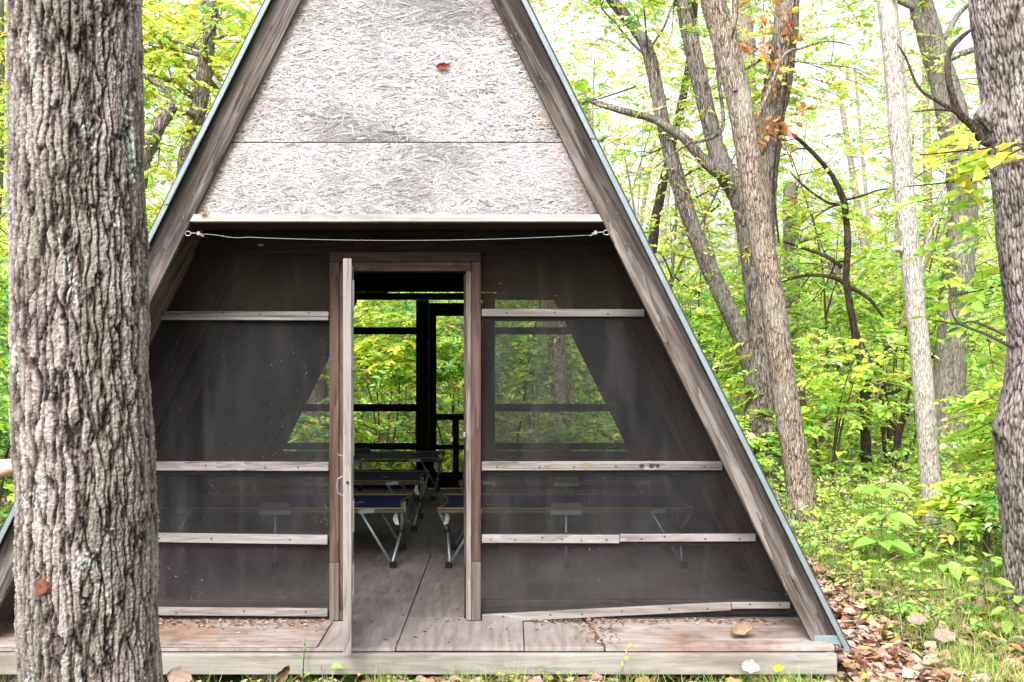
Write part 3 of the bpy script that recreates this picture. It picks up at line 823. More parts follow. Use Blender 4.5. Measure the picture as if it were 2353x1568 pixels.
# ------------------------------------------------------------------ big barked trunks
def barked(name, parent, path, rad, nth, nz, k, stretch, depth, cols, seed, lichen=.5, bumps=(), fine=.35, zr_=None):
    P, R = smooth_path(path, rad, 12)
    zs = np.linspace(P[0, 2], P[-1, 2], nz) if zr_ is None else np.concatenate([np.linspace(P[0, 2], zr_[0], nz // 12)[:-1], np.linspace(zr_[0], zr_[1], nz), np.linspace(zr_[1], P[-1, 2], nz // 12)[1:]]); nz = len(zs)
    px = np.interp(zs, P[:, 2], P[:, 0]); py = np.interp(zs, P[:, 2], P[:, 1]); pr = np.interp(zs, P[:, 2], R)
    th = np.arange(nth) / nth * 2 * math.pi
    vor, nz3 = mnoise.voronoi, mnoise.noise
    D = np.zeros((nz, nth)); E = np.zeros((nz, nth)); LI = np.zeros((nz, nth))
    for a in range(nz):
        z = zs[a]; r0 = pr[a]
        for b in range(nth):
            cx = math.cos(th[b]) * r0; cy = math.sin(th[b]) * r0
            w1 = nz3(Vector((cx * 9, cy * 9, z * 4 + seed))); w2 = nz3(Vector((cx * 9 + 31, cy * 9, z * 4 + seed)))
            w3 = nz3(Vector((cx * 30, cy * 30, z * 16 + seed))); w4 = nz3(Vector((cx * 95, cy * 95, z * 60 + seed)))
            p = Vector((cx * k + w1 * .45 + w3 * .30 + w4 * .12, cy * k + w2 * .45 + w3 * .30 - w4 * .12, z * k * stretch + w1 * .25 + w4 * .10 + seed))
            d, vp = vor(p)
            e = min(1.0, (d[1] - d[0]) * 3.4); e = e * e * (3 - 2 * e)
            q = vp[0]; cr = (math.sin(q.x * 12.9 + q.y * 78.2 + q.z * 37.7) * 43758.5) % 1.0
            p2 = Vector((cx * k * 2.1 + w3 * .5, cy * k * 2.1 + w3 * .5, z * k * stretch * 3.2 + w4 * .3 + seed + 7))
            d2, vq = vor(p2)
            e2 = min(1.0, (d2[1] - d2[0]) * 4.5); q = vq[0]; cr2 = (math.sin(q.x * 12.9 + q.y * 78.2 + q.z * 37.7) * 43758.5) % 1.0
            n1 = nz3(Vector((cx * 75, cy * 75, z * 20 + seed))); n2 = nz3(Vector((cx * 160, cy * 160, z * 85)))
            n3 = nz3(Vector((cx * 300, cy * 300, z * 210)))
            h = e * (.50 + .26 * cr + .16 * w3) + .26 * (e2 * (.4 + .6 * cr2)) + fine * n1
            n5 = nz3(Vector((cx * 120, cy * 120, z * 34 + 9)))
            h = math.tanh(h * 1.35) * .90 + .17 * n2 + .19 * n3 + .24 * (abs(n5) - .25)
            D[a, b] = h; E[a, b] = e * .75 + .25 * (n2 + .5)
            LI[a, b] = nz3(Vector((cx * 13 + 5, cy * 13, z * 6 + seed))) * .8 + .25 * nz3(Vector((cx * 3 + 5, cy * 3, z * 1.7 + seed))) + .3 * n2
    LO = np.array([[nz3(Vector((math.cos(tt) * 1.3, math.sin(tt) * 1.3, z * 3.1 + seed))) + .6 * nz3(Vector((math.cos(tt) * 3, math.sin(tt) * 3, z * 8 + seed))) for tt in th] for z in zs])
    rr = pr[:, None] + depth * (D - .6) + .010 * LO
    for (bz, bth, amp, sz, sth) in bumps:
        dth = np.angle(np.exp(1j * (th - bth)))
        rr += amp * np.exp(-((zs[:, None] - bz) / sz) ** 2 - (dth[None] / sth) ** 2)
    V = np.stack([px[:, None] + rr * np.cos(th)[None], py[:, None] + rr * np.sin(th)[None], np.broadcast_to(zs[:, None], rr.shape)], -1).reshape(-1, 3)
    i = np.arange(nz - 1)[:, None] * nth; j = np.arange(nth)[None]; j2 = (j + 1) % nth
    F = np.stack([i + j, i + j2, i + nth + j2, i + nth + j], -1).reshape(-1, 4)
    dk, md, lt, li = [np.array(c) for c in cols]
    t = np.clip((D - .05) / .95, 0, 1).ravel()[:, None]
    c = np.where(t < .45, dk + (md - dk) * (t / .45), md + (lt - md) * ((t - .45) / .55))  # furrows darken with depth: dark pigment plus painted cavity shade
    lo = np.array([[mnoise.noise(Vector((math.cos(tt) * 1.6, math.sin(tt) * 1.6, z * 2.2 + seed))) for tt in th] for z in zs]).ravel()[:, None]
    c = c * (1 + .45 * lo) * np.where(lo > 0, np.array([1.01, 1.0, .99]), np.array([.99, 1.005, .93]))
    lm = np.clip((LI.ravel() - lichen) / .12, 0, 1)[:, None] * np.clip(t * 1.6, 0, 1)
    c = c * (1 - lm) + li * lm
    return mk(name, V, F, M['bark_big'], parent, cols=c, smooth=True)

dT = 3.23
pts, rad = [], []
for y, xl, xr in ((2200, 20, 430), (2060, 42, 398), (1568, 46, 374), (1200, 36, 366), (1000, 30, 354), (780, 26, 345), (400, 22, 334), (0, 20, 324), (-700, 30, 315), (-1800, 50, 290)):
    p = at((xl + xr) / 2, y, dT); pts.append(p); rad.append((xr - xl) / 2 / FPX * dT * .935)
oak = thing('oak_tree', 'large grey oak trunk with deeply furrowed bark standing in front of the cabin', 'tree', tuple(at(212, 2110, dT)))
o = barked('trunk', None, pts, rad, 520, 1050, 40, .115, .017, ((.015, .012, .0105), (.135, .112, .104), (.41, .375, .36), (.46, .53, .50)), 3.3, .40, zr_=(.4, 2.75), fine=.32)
o.parent = oak; o.matrix_parent_inverse = Matrix.Translation(-Vector(oak.location))
kp = at(97, 1350, dT)
# small red-brown knot on the near face
cx = at(205, 1350, dT).x; dx = kp.x - cx; rr_ = .222
rr_ = .21
for _k in range(4):
    ky = CAMY + dT - math.sqrt(max(rr_ ** 2 - dx ** 2, 0)); kp = at(100, 1350, ky - CAMY); dx = kp.x - cx
nrmv = Vector((dx, ky - (CAMY + dT), 0)).normalized(); side = Vector((0, 0, 1)).cross(nrmv)
vs = []; 
for q, (rad_, outw) in enumerate(((.001, .010), (.010, .013), (.018, .012), (.023, -.008))):
    for a in np.linspace(0, 2 * math.pi, 14, endpoint=False):
        w = 1 + .18 * math.sin(3 * a + q)
        vs.append(Vector((kp.x, ky, kp.z)) + nrmv * outw + (side * math.cos(a) + Vector((0, 0, 1.15)) * math.sin(a)) * rad_ * w)
fs = [[r * 14 + a, r * 14 + (a + 1) % 14, (r + 1) * 14 + (a + 1) % 14, (r + 1) * 14 + a] for r in range(3) for a in range(14)] + [list(range(14))]
kn = mk('knot', vs, fs, M['knot'], None); kn.parent = oak; kn.matrix_parent_inverse = Matrix.Translation(-Vector(oak.location))

dG = 6.92; rG = .245
pts, rad = [], []
for y, xl, r in ((1440, 2308, .30), (1395, 2318, .262), (1250, 2312, .25), (1100, 2298, .25), (980, 2297, .245), (800, 2322, .225), (640, 2306, .23), (400, 2284, .235), (260, 2266, .245), (100, 2246, .25), (0, 2232, .255), (-500, 2200, .25), (-1400, 2170, .22)):
    p = at(xl, y, dG); pts.append(Vector((p.x + r, p.y, p.z))); rad.append(r)
big = thing('oak_tree', 'thick dark scaly-barked trunk with a burl cut by the right picture edge', 'tree', tuple(at(2390, 1412, dG)))
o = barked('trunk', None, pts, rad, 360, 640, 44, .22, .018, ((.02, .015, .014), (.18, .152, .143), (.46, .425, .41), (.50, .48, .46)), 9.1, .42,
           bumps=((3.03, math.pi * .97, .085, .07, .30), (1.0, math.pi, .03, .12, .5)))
o.parent = big; o.matrix_parent_inverse = Matrix.Translation(-Vector(big.location))

# ------------------------------------------------------------------ other trees
class Tree:
    def __init__(s, name, label, base, barkm, cat='tree', group=None, seed=1):
        s.root = thing(name, label, cat, tuple(base), group)
        s.b = Vector(base); s.mat = barkm; s.rng = np.random.default_rng(seed); s.wood = Geo(); s.tips = []; s.leaf = Geo()
    def stem(s, pts, rad, n=12, per=8, rough=.05, wig=.0):
        P, R = smooth_path([Vector(p) - s.b for p in pts], rad, per)
        if wig: P[1:-1] += s.rng.normal(0, wig, P[1:-1].shape)
        v, f = tube_np(P, R, n)
        c = np.repeat(P, n, axis=0)
        v = c + (v - c) * (1 + s.rng.normal(0, rough, (len(v), 1)))
        s.wood.add(v, f, np.array([.2, .15, .12]), 0)
        return P, R
    def limbs(s, P, R, count, length, lo=.3, hi=1.0, up=.35, r0=.35, sub=3, side=None):
        for _ in range(count):
            k = int(s.rng.uniform(lo, hi) * (len(P) - 1)); p = P[k]
            a = s.rng.uniform(0, 2 * math.pi)
            d = np.array([math.cos(a), math.sin(a), s.rng.normal(up, .25)])
            if side is not None: d[:2] += np.array(side)
            d /= np.linalg.norm(d)
            L = length * s.rng.uniform(.6, 1.3); r = min(R[k] * r0, .05)
            q = [p]; dd = d.copy()
            for _k in range(5):
                dd = dd + s.rng.normal(0, .22, 3); dd /= np.linalg.norm(dd); q.append(q[-1] + dd * L / 5)
            rr = np.linspace(r, .004, 6)
            v, f = tube_np(*smooth_path(q, rr, 3), 6); s.wood.add(v, f, np.array([.12, .09, .075]), 0)
            for m in range(sub):
                w = int(s.rng.integers(2, 6)); e = dd + s.rng.normal(0, .7, 3); e /= np.linalg.norm(e)
                l2 = L * s.rng.uniform(.25, .5); q2 = [q[w], q[w] + e * l2 * .5 + s.rng.normal(0, .03, 3), q[w] + e * l2]
                v, f = tube_np(*smooth_path(q2, [r * .4, .006, .003], 2), 5); s.wood.add(v, f, np.array([.12, .09, .075]), 0)
                s.tips += [q2[1], q2[2]]
            s.tips += [q[3], q[4], q[5]]
    def leaves(s, per_tip, wts, leaf=.085, length=.38, spread=.35, per=10, flat=.3):
        if not s.tips: return
        T = np.array([tuple(t) for t in s.tips]); T = np.repeat(T, per_tip, axis=0) + s.rng.normal(0, spread, (len(s.tips) * per_tip, 3)) * np.array([1, 1, .6])
        d = s.rng.normal(0, 1, T.shape); d[:, 2] *= .25
        sprays(s.leaf, s.rng, T, d, length, leaf, wts, per, flat)
    def extra(s, pts, dirs, wts, **kw):
        sprays(s.leaf, s.rng, np.array([tuple(Vector(p) - s.b) for p in pts]), dirs, kw.pop('length', .35), kw.pop('leaf', .08), wts, **kw)
    def done(s):
        o = s.wood.build('trunk', [s.mat], s.root, smooth=True)
        if s.leaf.v: s.leaf.build('crown', [M['leaf'], M['twig']], s.root)
        return s.root

def P_(lst, d): return [at(x, y, d) for x, y in lst]
LIME = {'yellow': .14, 'lime': .4, 'bright': .32, 'green': .08, 'pale': .12}
MIXG = {'yellow': .05, 'lime': .28, 'bright': .36, 'green': .18, 'deep': .05, 'pale': .08}
WIN = {'yellow': .12, 'lime': .24, 'bright': .24, 'green': .24, 'deep': .16}
DEEP = {'lime': .14, 'bright': .26, 'green': .34, 'deep': .22, 'dark': .04}

# many-stemmed tree right of the roof
d = 12.6
t = Tree('many_stemmed_tree', 'grey many-stemmed tree with three fanning dark trunks right of the roof', (at(1757, 1120, d)), M['bark_a'], seed=21)
base = at(1757, 1125, d)
A = t.stem([base] + P_([(1752, 985), (1738, 900), (1700, 768), (1622, 600), (1568, 450), (1530, 310), (1497, 150), (1470, 80), (1390, -20), (1300, -160), (1230, -420)], d), [.32, .25, .12, .105, .10, .095, .085, .08, .07, .06, .05, .03])
B = t.stem([base] + P_([(1758, 985), (1752, 860), (1740, 700), (1722, 560), (1700, 450), (1660, 385), (1640, 320), (1600, 150), (1570, 0), (1540, -200), (1520, -500)], d), [.30, .24, .16, .14, .13, .14, .13, .10, .10, .09, .07, .03])
D = t.stem([base] + P_([(1770, 985), (1765, 860), (1752, 700), (1748, 560), (1752, 430), (1768, 300), (1796, 150), (1812, 0), (1830, -200), (1860, -600)], d), [.30, .22, .17, .17, .165, .165, .16, .15, .14, .11, .04])
t.stem(P_([(1668, 395), (1640, 388), (1600, 350), (1572, 318), (1530, 290), (1490, 270), (1430, 255), (1380, 240), (1325, 222)], d - .2), [.10, .075, .06, .055, .05, .045, .04, .035, .02], 8)
t.stem(P_([(1590, 330), (1645, 312), (1662, 280), (1652, 190), (1640, 80), (1630, -60)], d - .4), [.012, .025, .022, .022, .024, .02], 8)
t.stem(P_([(1590, 325), (1530, 365), (1490, 400)], d - .4), [.02, .012, .006], 6)
t.limbs(*A, 4, 1.4, .6, 1.0, r0=.2); t.limbs(*B, 4, 1.4, .65, 1.0, r0=.2); t.limbs(*D, 4, 1.5, .65, 1.0, r0=.2)
t.leaves(4, LIME, .08)
t.extra([at(random.gauss(1560, 90), random.gauss(420, 160), d + random.gauss(0, .6)) for _ in range(110)], RNG.normal(0, 1, (110, 3)) * [1, 1, .3], {'yellow': .3, 'lime': .4, 'pale': .2, 'orange': .1}, leaf=.075, per=7)
t.done()

d = 9.72
t = Tree('pale_tan_tree', 'tall tan-barked trunk with pale flecks, standing just right of the roof edge', at(1850, 1232, d), M['bark_c'], seed=22)
Cst = t.stem(P_([(1862, 1250), (1850, 1200), (1832, 1080), (1803, 900), (1777, 700), (1745, 520), (1722, 370), (1692, 200), (1662, 80), (1632, -30), (1600, -300), (1570, -700)], d), [.16, .14, .122, .115, .11, .108, .11, .115, .12, .11, .09, .03], 20, 10, .03)
t.stem(P_([(1735, 400), (1712, 390), (1700, 380)], d), [.05, .04, .02])
t.stem(P_([(1725, 300), (1760, 225), (1800, 130), (1845, 110), (1900, 95), (1960, 105)], d), [.02, .018, .014, .012, .009, .004], 6)
t.stem(P_([(1690, 210), (1672, 100), (1688, 40), (1690, -60)], d - .1), [.03, .035, .03, .03], 7)
t.limbs(*Cst, 7, 1.3, .78, 1.0); t.leaves(2, LIME, .08)
t.done()

d = 9.6
t = Tree('pale_birch_like_tree', 'slim pale bleached trunk with a lost-branch scar, between dark crooked tree and big oak', at(2148, 1240, d), M['bark_e'], seed=23)
E = t.stem(P_([(2152, 1260), (2147, 1200), (2135, 1050), (2118, 850), (2098, 650), (2082, 480), (2068, 330), (2055, 160), (2038, 0), (2020, -200), (2000, -700)], d), [.12, .10, .092, .088, .088, .088, .09, .088, .085, .07, .03], 18, 10, .025)
t.stem(P_([(2072, 575), (2058, 572), (2052, 580)], d - .05), [.03, .03, .012])
t.stem(P_([(2115, 640), (2130, 560), (2160, 480), (2172, 400), (2180, 300)], d), [.014, .012, .010, .007, .003], 6)
t.stem(P_([(2075, 270), (2040, 310), (1990, 320), (1960, 300)], d), [.012, .010, .008, .003], 6)
t.limbs(*E, 6, 1.2, .78, 1.0); t.leaves(2, LIME, .08)
t.done()

d = 13.5
t = Tree('leaning_grey_tree', 'hazy grey leaning trunk behind the slim pale trunk and the big oak', at(2185, 1110, d), M['bark_f'], seed=24)
Fs = t.stem(P_([(2180, 1110), (2182, 900), (2195, 700), (2212, 520), (2208, 400), (2190, 280), (2160, 160), (2130, 60), (2112, -20), (2080, -200), (2050, -500)], d), [.25, .20, .19, .18, .18, .19, .17, .15, .14, .12, .04], 16)
t.limbs(*Fs, 6, 1.8, .6, 1.0); t.leaves(2, LIME, .085)
t.done()

d = 13.0
t = Tree('dark_crooked_tree', 'thin black crooked tree with an arching limb between the tan trunk and the pale trunk', at(1990, 1090, d), M['bark_h'], seed=25)
H = t.stem(P_([(1992, 1095), (1988, 1000), (1982, 860), (1960, 740), (1945, 640), (1948, 560), (1940, 470), (1918, 415), (1885, 370), (1840, 325), (1798, 292)], d), [.07, .058, .05, .045, .042, .04, .042, .032, .028, .024, .01], 10, 8, .07)
t.stem(P_([(1945, 655), (1920, 640), (1870, 632), (1820, 640), (1790, 650)], d), [.03, .024, .022, .018, .010], 8)
t.stem(P_([(1950, 660), (1975, 672), (2002, 692), (2030, 730)], d), [.03, .025, .022, .014], 8)
t.stem(P_([(1935, 615), (1900, 590), (1850, 572), (1800, 556)], d), [.028, .024, .02, .012], 8)
t.stem(P_([(1940, 470), (1900, 465), (1850, 430), (1815, 395)], d), [.02, .016, .013, .006], 6)
t.limbs(*H, 5, .9, .3, .95, .2, .35)
t.leaves(1, {'lime': .4, 'bright': .4, 'yellow': .15, 'orange': .05}, .07, .28, .28)
t.done()

d = 13.6
t = Tree('bare_thicket_shrub', 'tangle of bare dark curved stems left of the slim pale trunk', at(2065, 1090, d), M['bark_h'], 'shrub', seed=26)
for pl in ([(2055, 1080), (2060, 1000), (2090, 900), (2098, 840), (2085, 790), (2100, 740)], [(2060, 1080), (2070, 990), (2100, 930), (2160, 860), (2200, 800)], [(2050, 1070), (2040, 980), (2035, 900), (2020, 830), (2000, 800)],
           [(2070, 1080), (2100, 1010), (2125, 950)], [(2045, 1080), (2020, 960), (1990, 900), (1980, 880)], [(2060, 1000), (2035, 940), (2010, 900), (1960, 880), (1900, 875), (1850, 885)],
           [(1990, 905), (2040, 885), (2095, 892)], [(2085, 800), (2060, 785), (2040, 800), (2010, 850), (1995, 890)], [(2098, 860), (2060, 900), (2020, 905)], [(2040, 1070), (2030, 1010), (2045, 960), (2095, 930)]):
    t.stem(P_(pl, d + random.uniform(-.3, .3)), np.linspace(.036, .012, len(pl)) * random.uniform(.6, 1.1), 8, 6, .06)
t.done()

d = 13.2
t = Tree('slim_tree', 'slim grey tree between the big front trunk and the roof edge, left side', at(395, 1110, d), M['bark_a'], seed=27)
K = t.stem(P_([(385, 1110), (400, 760), (428, 380), (448, 280), (466, 200), (478, 90), (488, 0), (500, -200), (515, -700)], d), [.17, .13, .10, .10, .098, .09, .085, .07, .03], 12)
t.stem(P_([(478, 100), (510, 85), (540, 65)], d), [.03, .022, .01], 7)
t.limbs(*K, 16, 1.5, .3, 1.0); t.leaves(4, {'yellow': .38, 'lime': .42, 'bright': .15, 'pale': .05}, .095)
t.done()
d = 11.5
t = Tree('broken_leaning_tree', 'short broken leaning trunk beside the big front trunk, ending among yellow leaves', at(250, 1150, d), M['bark_a'], seed=28)
t.stem(P_([(255, 1150), (290, 700), (322, 400), (345, 330), (375, 275), (400, 242)], d), [.13, .10, .085, .08, .07, .055], 10)
t.stem(P_([(322, 170), (350, 185), (385, 210), (400, 240)], d), [.03, .025, .02, .012], 7)
t.done()
for lab, pl, rr, d_, mt in (
    ('pale thin trunk seen through the right side of the open doorway', [(1085, 1100), (1072, 830), (1064, 760), (1058, 700), (1050, 500)], .075, 15.5, 'bark_e'),
    ('grey trunk seen through the right-hand screen panel', [(1298, 1120), (1292, 980), (1284, 860), (1275, 740), (1262, 600), (1250, 300)], .13, 14.5, 'bark_c'),
    ('broad trunk seen through the left-hand screen beside the door casing', [(716, 1120), (714, 980), (712, 850), (705, 500)], .24, 14.0, 'bark_f'),
    ('short grey trunk behind the tan trunk, low among the leaves', [(1838, 1060), (1825, 860), (1820, 700), (1815, 420)], .16, 17.5, 'bark_f'),
    ('dim brown trunk left of the bare thicket, far in the wood', [(1905, 1020), (1912, 870), (1915, 760), (1918, 600)], .15, 19.0, 'bark_f'),
    ('far thin trunk leaning beside the hazy grey trunk', [(2130, 1020), (2150, 850), (2165, 700), (2190, 500)], .10, 18.0, 'bark_h'),
    ('upright green-grey trunk high between the fanning trunks', [(1720, 1000), (1720, 600), (1716, 300), (1712, 120), (1705, -40), (1700, -300)], .20, 21.0, 'bark_f'),
    ('dark thin trunk high left of the fanning trunks', [(1480, 900), (1500, 560), (1520, 440), (1545, 330), (1590, 100), (1600, -200)], .07, 16.0, 'bark_h'),
    ('grey trunk at the far left picture edge behind the front oak', [(-60, 1080), (-50, 700), (-25, 400), (-18, 100), (-20, -200)], .17, 13.0, 'bark_f'),
):
    t = Tree('forest_tree', lab, at(*pl[0], d_), M[mt], seed=hash(lab[:9]) % 97 if 0 else len(lab))
    S = t.stem(P_(pl, d_), np.linspace(1.15, .7, len(pl)) * rr, 12)
    t.limbs(*S, 5, 1.3, .45, 1.0); t.leaves(2, WIN if d_ < 16 else LIME, .085)
    t.done()

# dark branch growing from the burl of the big oak (part of it)
def add_branch(root, name, paths, mat, n=8):
    b = Vector(root.location); g = Geo()
    for P, R in paths:
        v, f = tube_np(*smooth_path([p - b for p in P], R, 6), n); g.add(v, f, np.array([.1, .1, .1]), 0)
    return g.build(name, [mat], root, smooth=True)
dd_ = 6.75
add_branch(big, 'limb', [(P_([(2275, 330), (2255, 320), (2235, 290), (2205, 262), (2190, 225), (2178, 170), (2182, 120), (2205, 90), (2235, 66)], dd_), [.03, .028, .026, .024, .022, .02, .018, .016, .008]),
                         (P_([(2205, 262), (2150, 230), (2110, 200), (2080, 130), (2060, 100)], dd_), [.016, .012, .009, .007, .003]),
                         (P_([(2192, 255), (2150, 252), (2095, 258)], dd_), [.010, .008, .003])], M['bark_h'])
add_branch(big, 'limb', [(P_([(2330, 800), (2270, 770), (2200, 740), (2180, 690)], dd_), [.012, .010, .007, .003]), (P_([(2310, 770), (2240, 740), (2200, 745), (2140, 735)], dd_), [.010, .008, .006, .003])], M['bark_h'])

# red creeper on the upright dark stem
g = Geo(); rngv = np.random.default_rng(5); vb = at(1775, 420, 12.3)
cen = np.array([tuple(at(rngv.normal(1775, 38), rngv.uniform(0, 330), 12.35) - vb) for _ in range(55)])
sprays(g, rngv, cen, rngv.normal(0, 1, (55, 3)) * [1, .6, .7], .22, .085, {'orange': .5, 'red': .3, 'yellow': .1, 'lime': .1}, 6, .7, .3)
vo = thing('red_creeper', 'orange-red creeper leaves climbing the upright stem of the many-stemmed tree', 'vine', tuple(vb))
g.build('leaves', [M['leaf'], M['twig']], vo)
P, R = smooth_path([at(1790, 560, 12.35) - vb, at(1778, 400, 12.35) - vb, at(1800, 250, 12.35) - vb, at(1815, 100, 12.35) - vb, at(1830, -40, 12.35) - vb], [.012, .012, .01, .008, .006], 8)
v, f = tube_np(P, R, 6); mk('stem', v, f, M['bark_h'], vo, smooth=True)

# leafy twigs hanging in front of the big oak
def hanging(label, cen_px, n, d, wts, seed, leaf, spread, length=.3, name='hanging_branch', per=8):
    rg = np.random.default_rng(seed); b = at(*cen_px, d); g = Geo()
    cen = np.array([tuple(at(rg.normal(cen_px[0], spread[0]), rg.normal(cen_px[1], spread[1]), d + rg.normal(0, .15)) - b) for _ in range(n)])
    dr = rg.normal(0, 1, (n, 3)) * [1, .7, .15] + [-.5, 0, -.1]
    sprays(g, rg, cen, dr, length, leaf, wts, per, .22, .3)
    r = thing(name, label, 'branch', tuple(b)); g.build('leaves', [M['leaf'], M['twig']], r)
    P, R = smooth_path([Vector((spread[0] * .012, 0, .12)), Vector((0, 0, .02)), Vector((-spread[0] * .008, 0, -.03))], [.008, .006, .003], 5)
    v, f = tube_np(P, R, 6); mk('twig', v, f, M['bark_h'], r, smooth=True)
hanging('leafy yellow-green twig hanging across the big right trunk', (2300, 345), 7, 6.3, {'yellow': .6, 'lime': .3, 'orange': .1}, 61, .12, (60, 22))
hanging('lime leafy branch reaching out left of the big right trunk', (2235, 420), 14, 7.4, {'lime': .5, 'bright': .35, 'yellow': .15}, 62, .11, (60, 60))
hanging('broad-leaved branch at mid height left of the big right trunk', (2270, 670), 16, 7.6, {'lime': .4, 'bright': .5, 'yellow': .1}, 63, .12, (32, 70))
hanging('sprig of green leaves beside the roof edge at upper right', (1385, 230), 7, 9.5, {'green': .6, 'bright': .4}, 64, .09, (25, 60))

# ------------------------------------------------------------------ understorey shrubs (named) and the woodland mass
def shrub(name, label, base, h, spread, n, wts, seed, leaf=.085, tiers=5, stems=4, cat='shrub', group=None, per=11, lean=(0, 0)):
    rg = np.random.default_rng(seed); g = Geo(); w = Geo()
    root = thing(name, label, cat, tuple(base), group)
    for k in range(stems):
        a = rg.uniform(0, 2 * math.pi); r = spread * rg.uniform(.2, .8)
        tip = np.array([math.cos(a) * r + lean[0], math.sin(a) * r + lean[1], h * rg.uniform(.75, 1.0)])
        mid = tip * [.35, .35, .5] + rg.normal(0, .05, 3)
        v, f = tube_np(*smooth_path([np.array([math.cos(a) * .04, math.sin(a) * .04, -.05]), mid, tip], [.016, .010, .004], 5), 6)
        w.add(v, f, np.array([.10, .075, .06]), 0)
        for q in range(tiers):
            u = rg.uniform(.25, 1.0); p = mid * (1 - u) + tip * u
            m = max(1, n // (stems * tiers)); ang = rg.uniform(0, 2 * math.pi, m)
            rad = spread * .6 * np.sqrt(rg.random(m))
            cen = p + np.stack([np.cos(ang) * rad, np.sin(ang) * rad, rg.normal(0, .05, m) - .08 * rad], -1)
            cen[:, 2] = np.maximum(cen[:, 2], .06)
            dr = np.stack([np.cos(ang) + rg.normal(0, .3, m), np.sin(ang) + rg.normal(0, .3, m), rg.normal(.05, .15, m)], -1)
            sprays(g, rg, cen, dr, .32, leaf, wts, per, .22, .28)
    w.build('stems', [M['twig']], root, smooth=True); g.build('leaves', [M['leaf'], M['twig']], root)
    return root
def gat(x, d):
    p = at(x, 784, d); return Vector((p.x, p.y, float(gh(p.x, p.y)) - .02))
SH = [
    ('spicebush', 'bright lime layered bush just left of the dark crooked tree', 1900, 12.2, 1.9, .85, 190, LIME),
    ('spicebush', 'leafy green bush at the foot of the fanning trunks', 1690, 12.0, 1.1, .7, 120, MIXG),
    ('spicebush', 'tall yellow-green bush between the pale trunk and the big oak', 2320, 9.4, 1.5, .45, 150, LIME),
    ('spicebush', 'broad lime bush low in front of the big oak, left side', 2262, 8.3, .75, .28, 80, LIME),
    ('spicebush', 'green bush right of the roof edge under the leaning stem', 1600, 14.5, 3.0, 1.1, 240, MIXG),
    ('spicebush', 'deep green thicket at the left picture edge beside the front oak', -20, 10.5, 1.5, .7, 170, DEEP),
    ('spicebush', 'yellow leafy bush close behind the rear screens, left of the rear door', 880, 14.2, 2.4, .9, 260, {'yellow': .4, 'lime': .35, 'bright': .15, 'green': .1}),
    ('spicebush', 'leafy bush behind the rear door opening', 1040, 15.0, 2.1, .9, 220, WIN),
    ('spicebush', 'hazy green bush behind the right-hand rear screen', 1230, 15.5, 2.2, 1.1, 260, WIN),
    ('spicebush', 'low leafy plants behind the rear screens, right of the grey trunk', 1370, 13.5, 1.0, .7, 120, MIXG),
    ('spicebush', 'low green bush behind the left-hand rear screen', 700, 13.0, 1.2, .8, 130, WIN),
    ('spicebush', 'tall lime bush behind the bare thicket', 2060, 16.0, 3.2, 1.2, 280, LIME),
]
for k, (nm, lab, x, d, h, sp, n, w) in enumerate(SH):
    shrub(nm, lab, gat(x, d), h, sp, n, w, 100 + k)

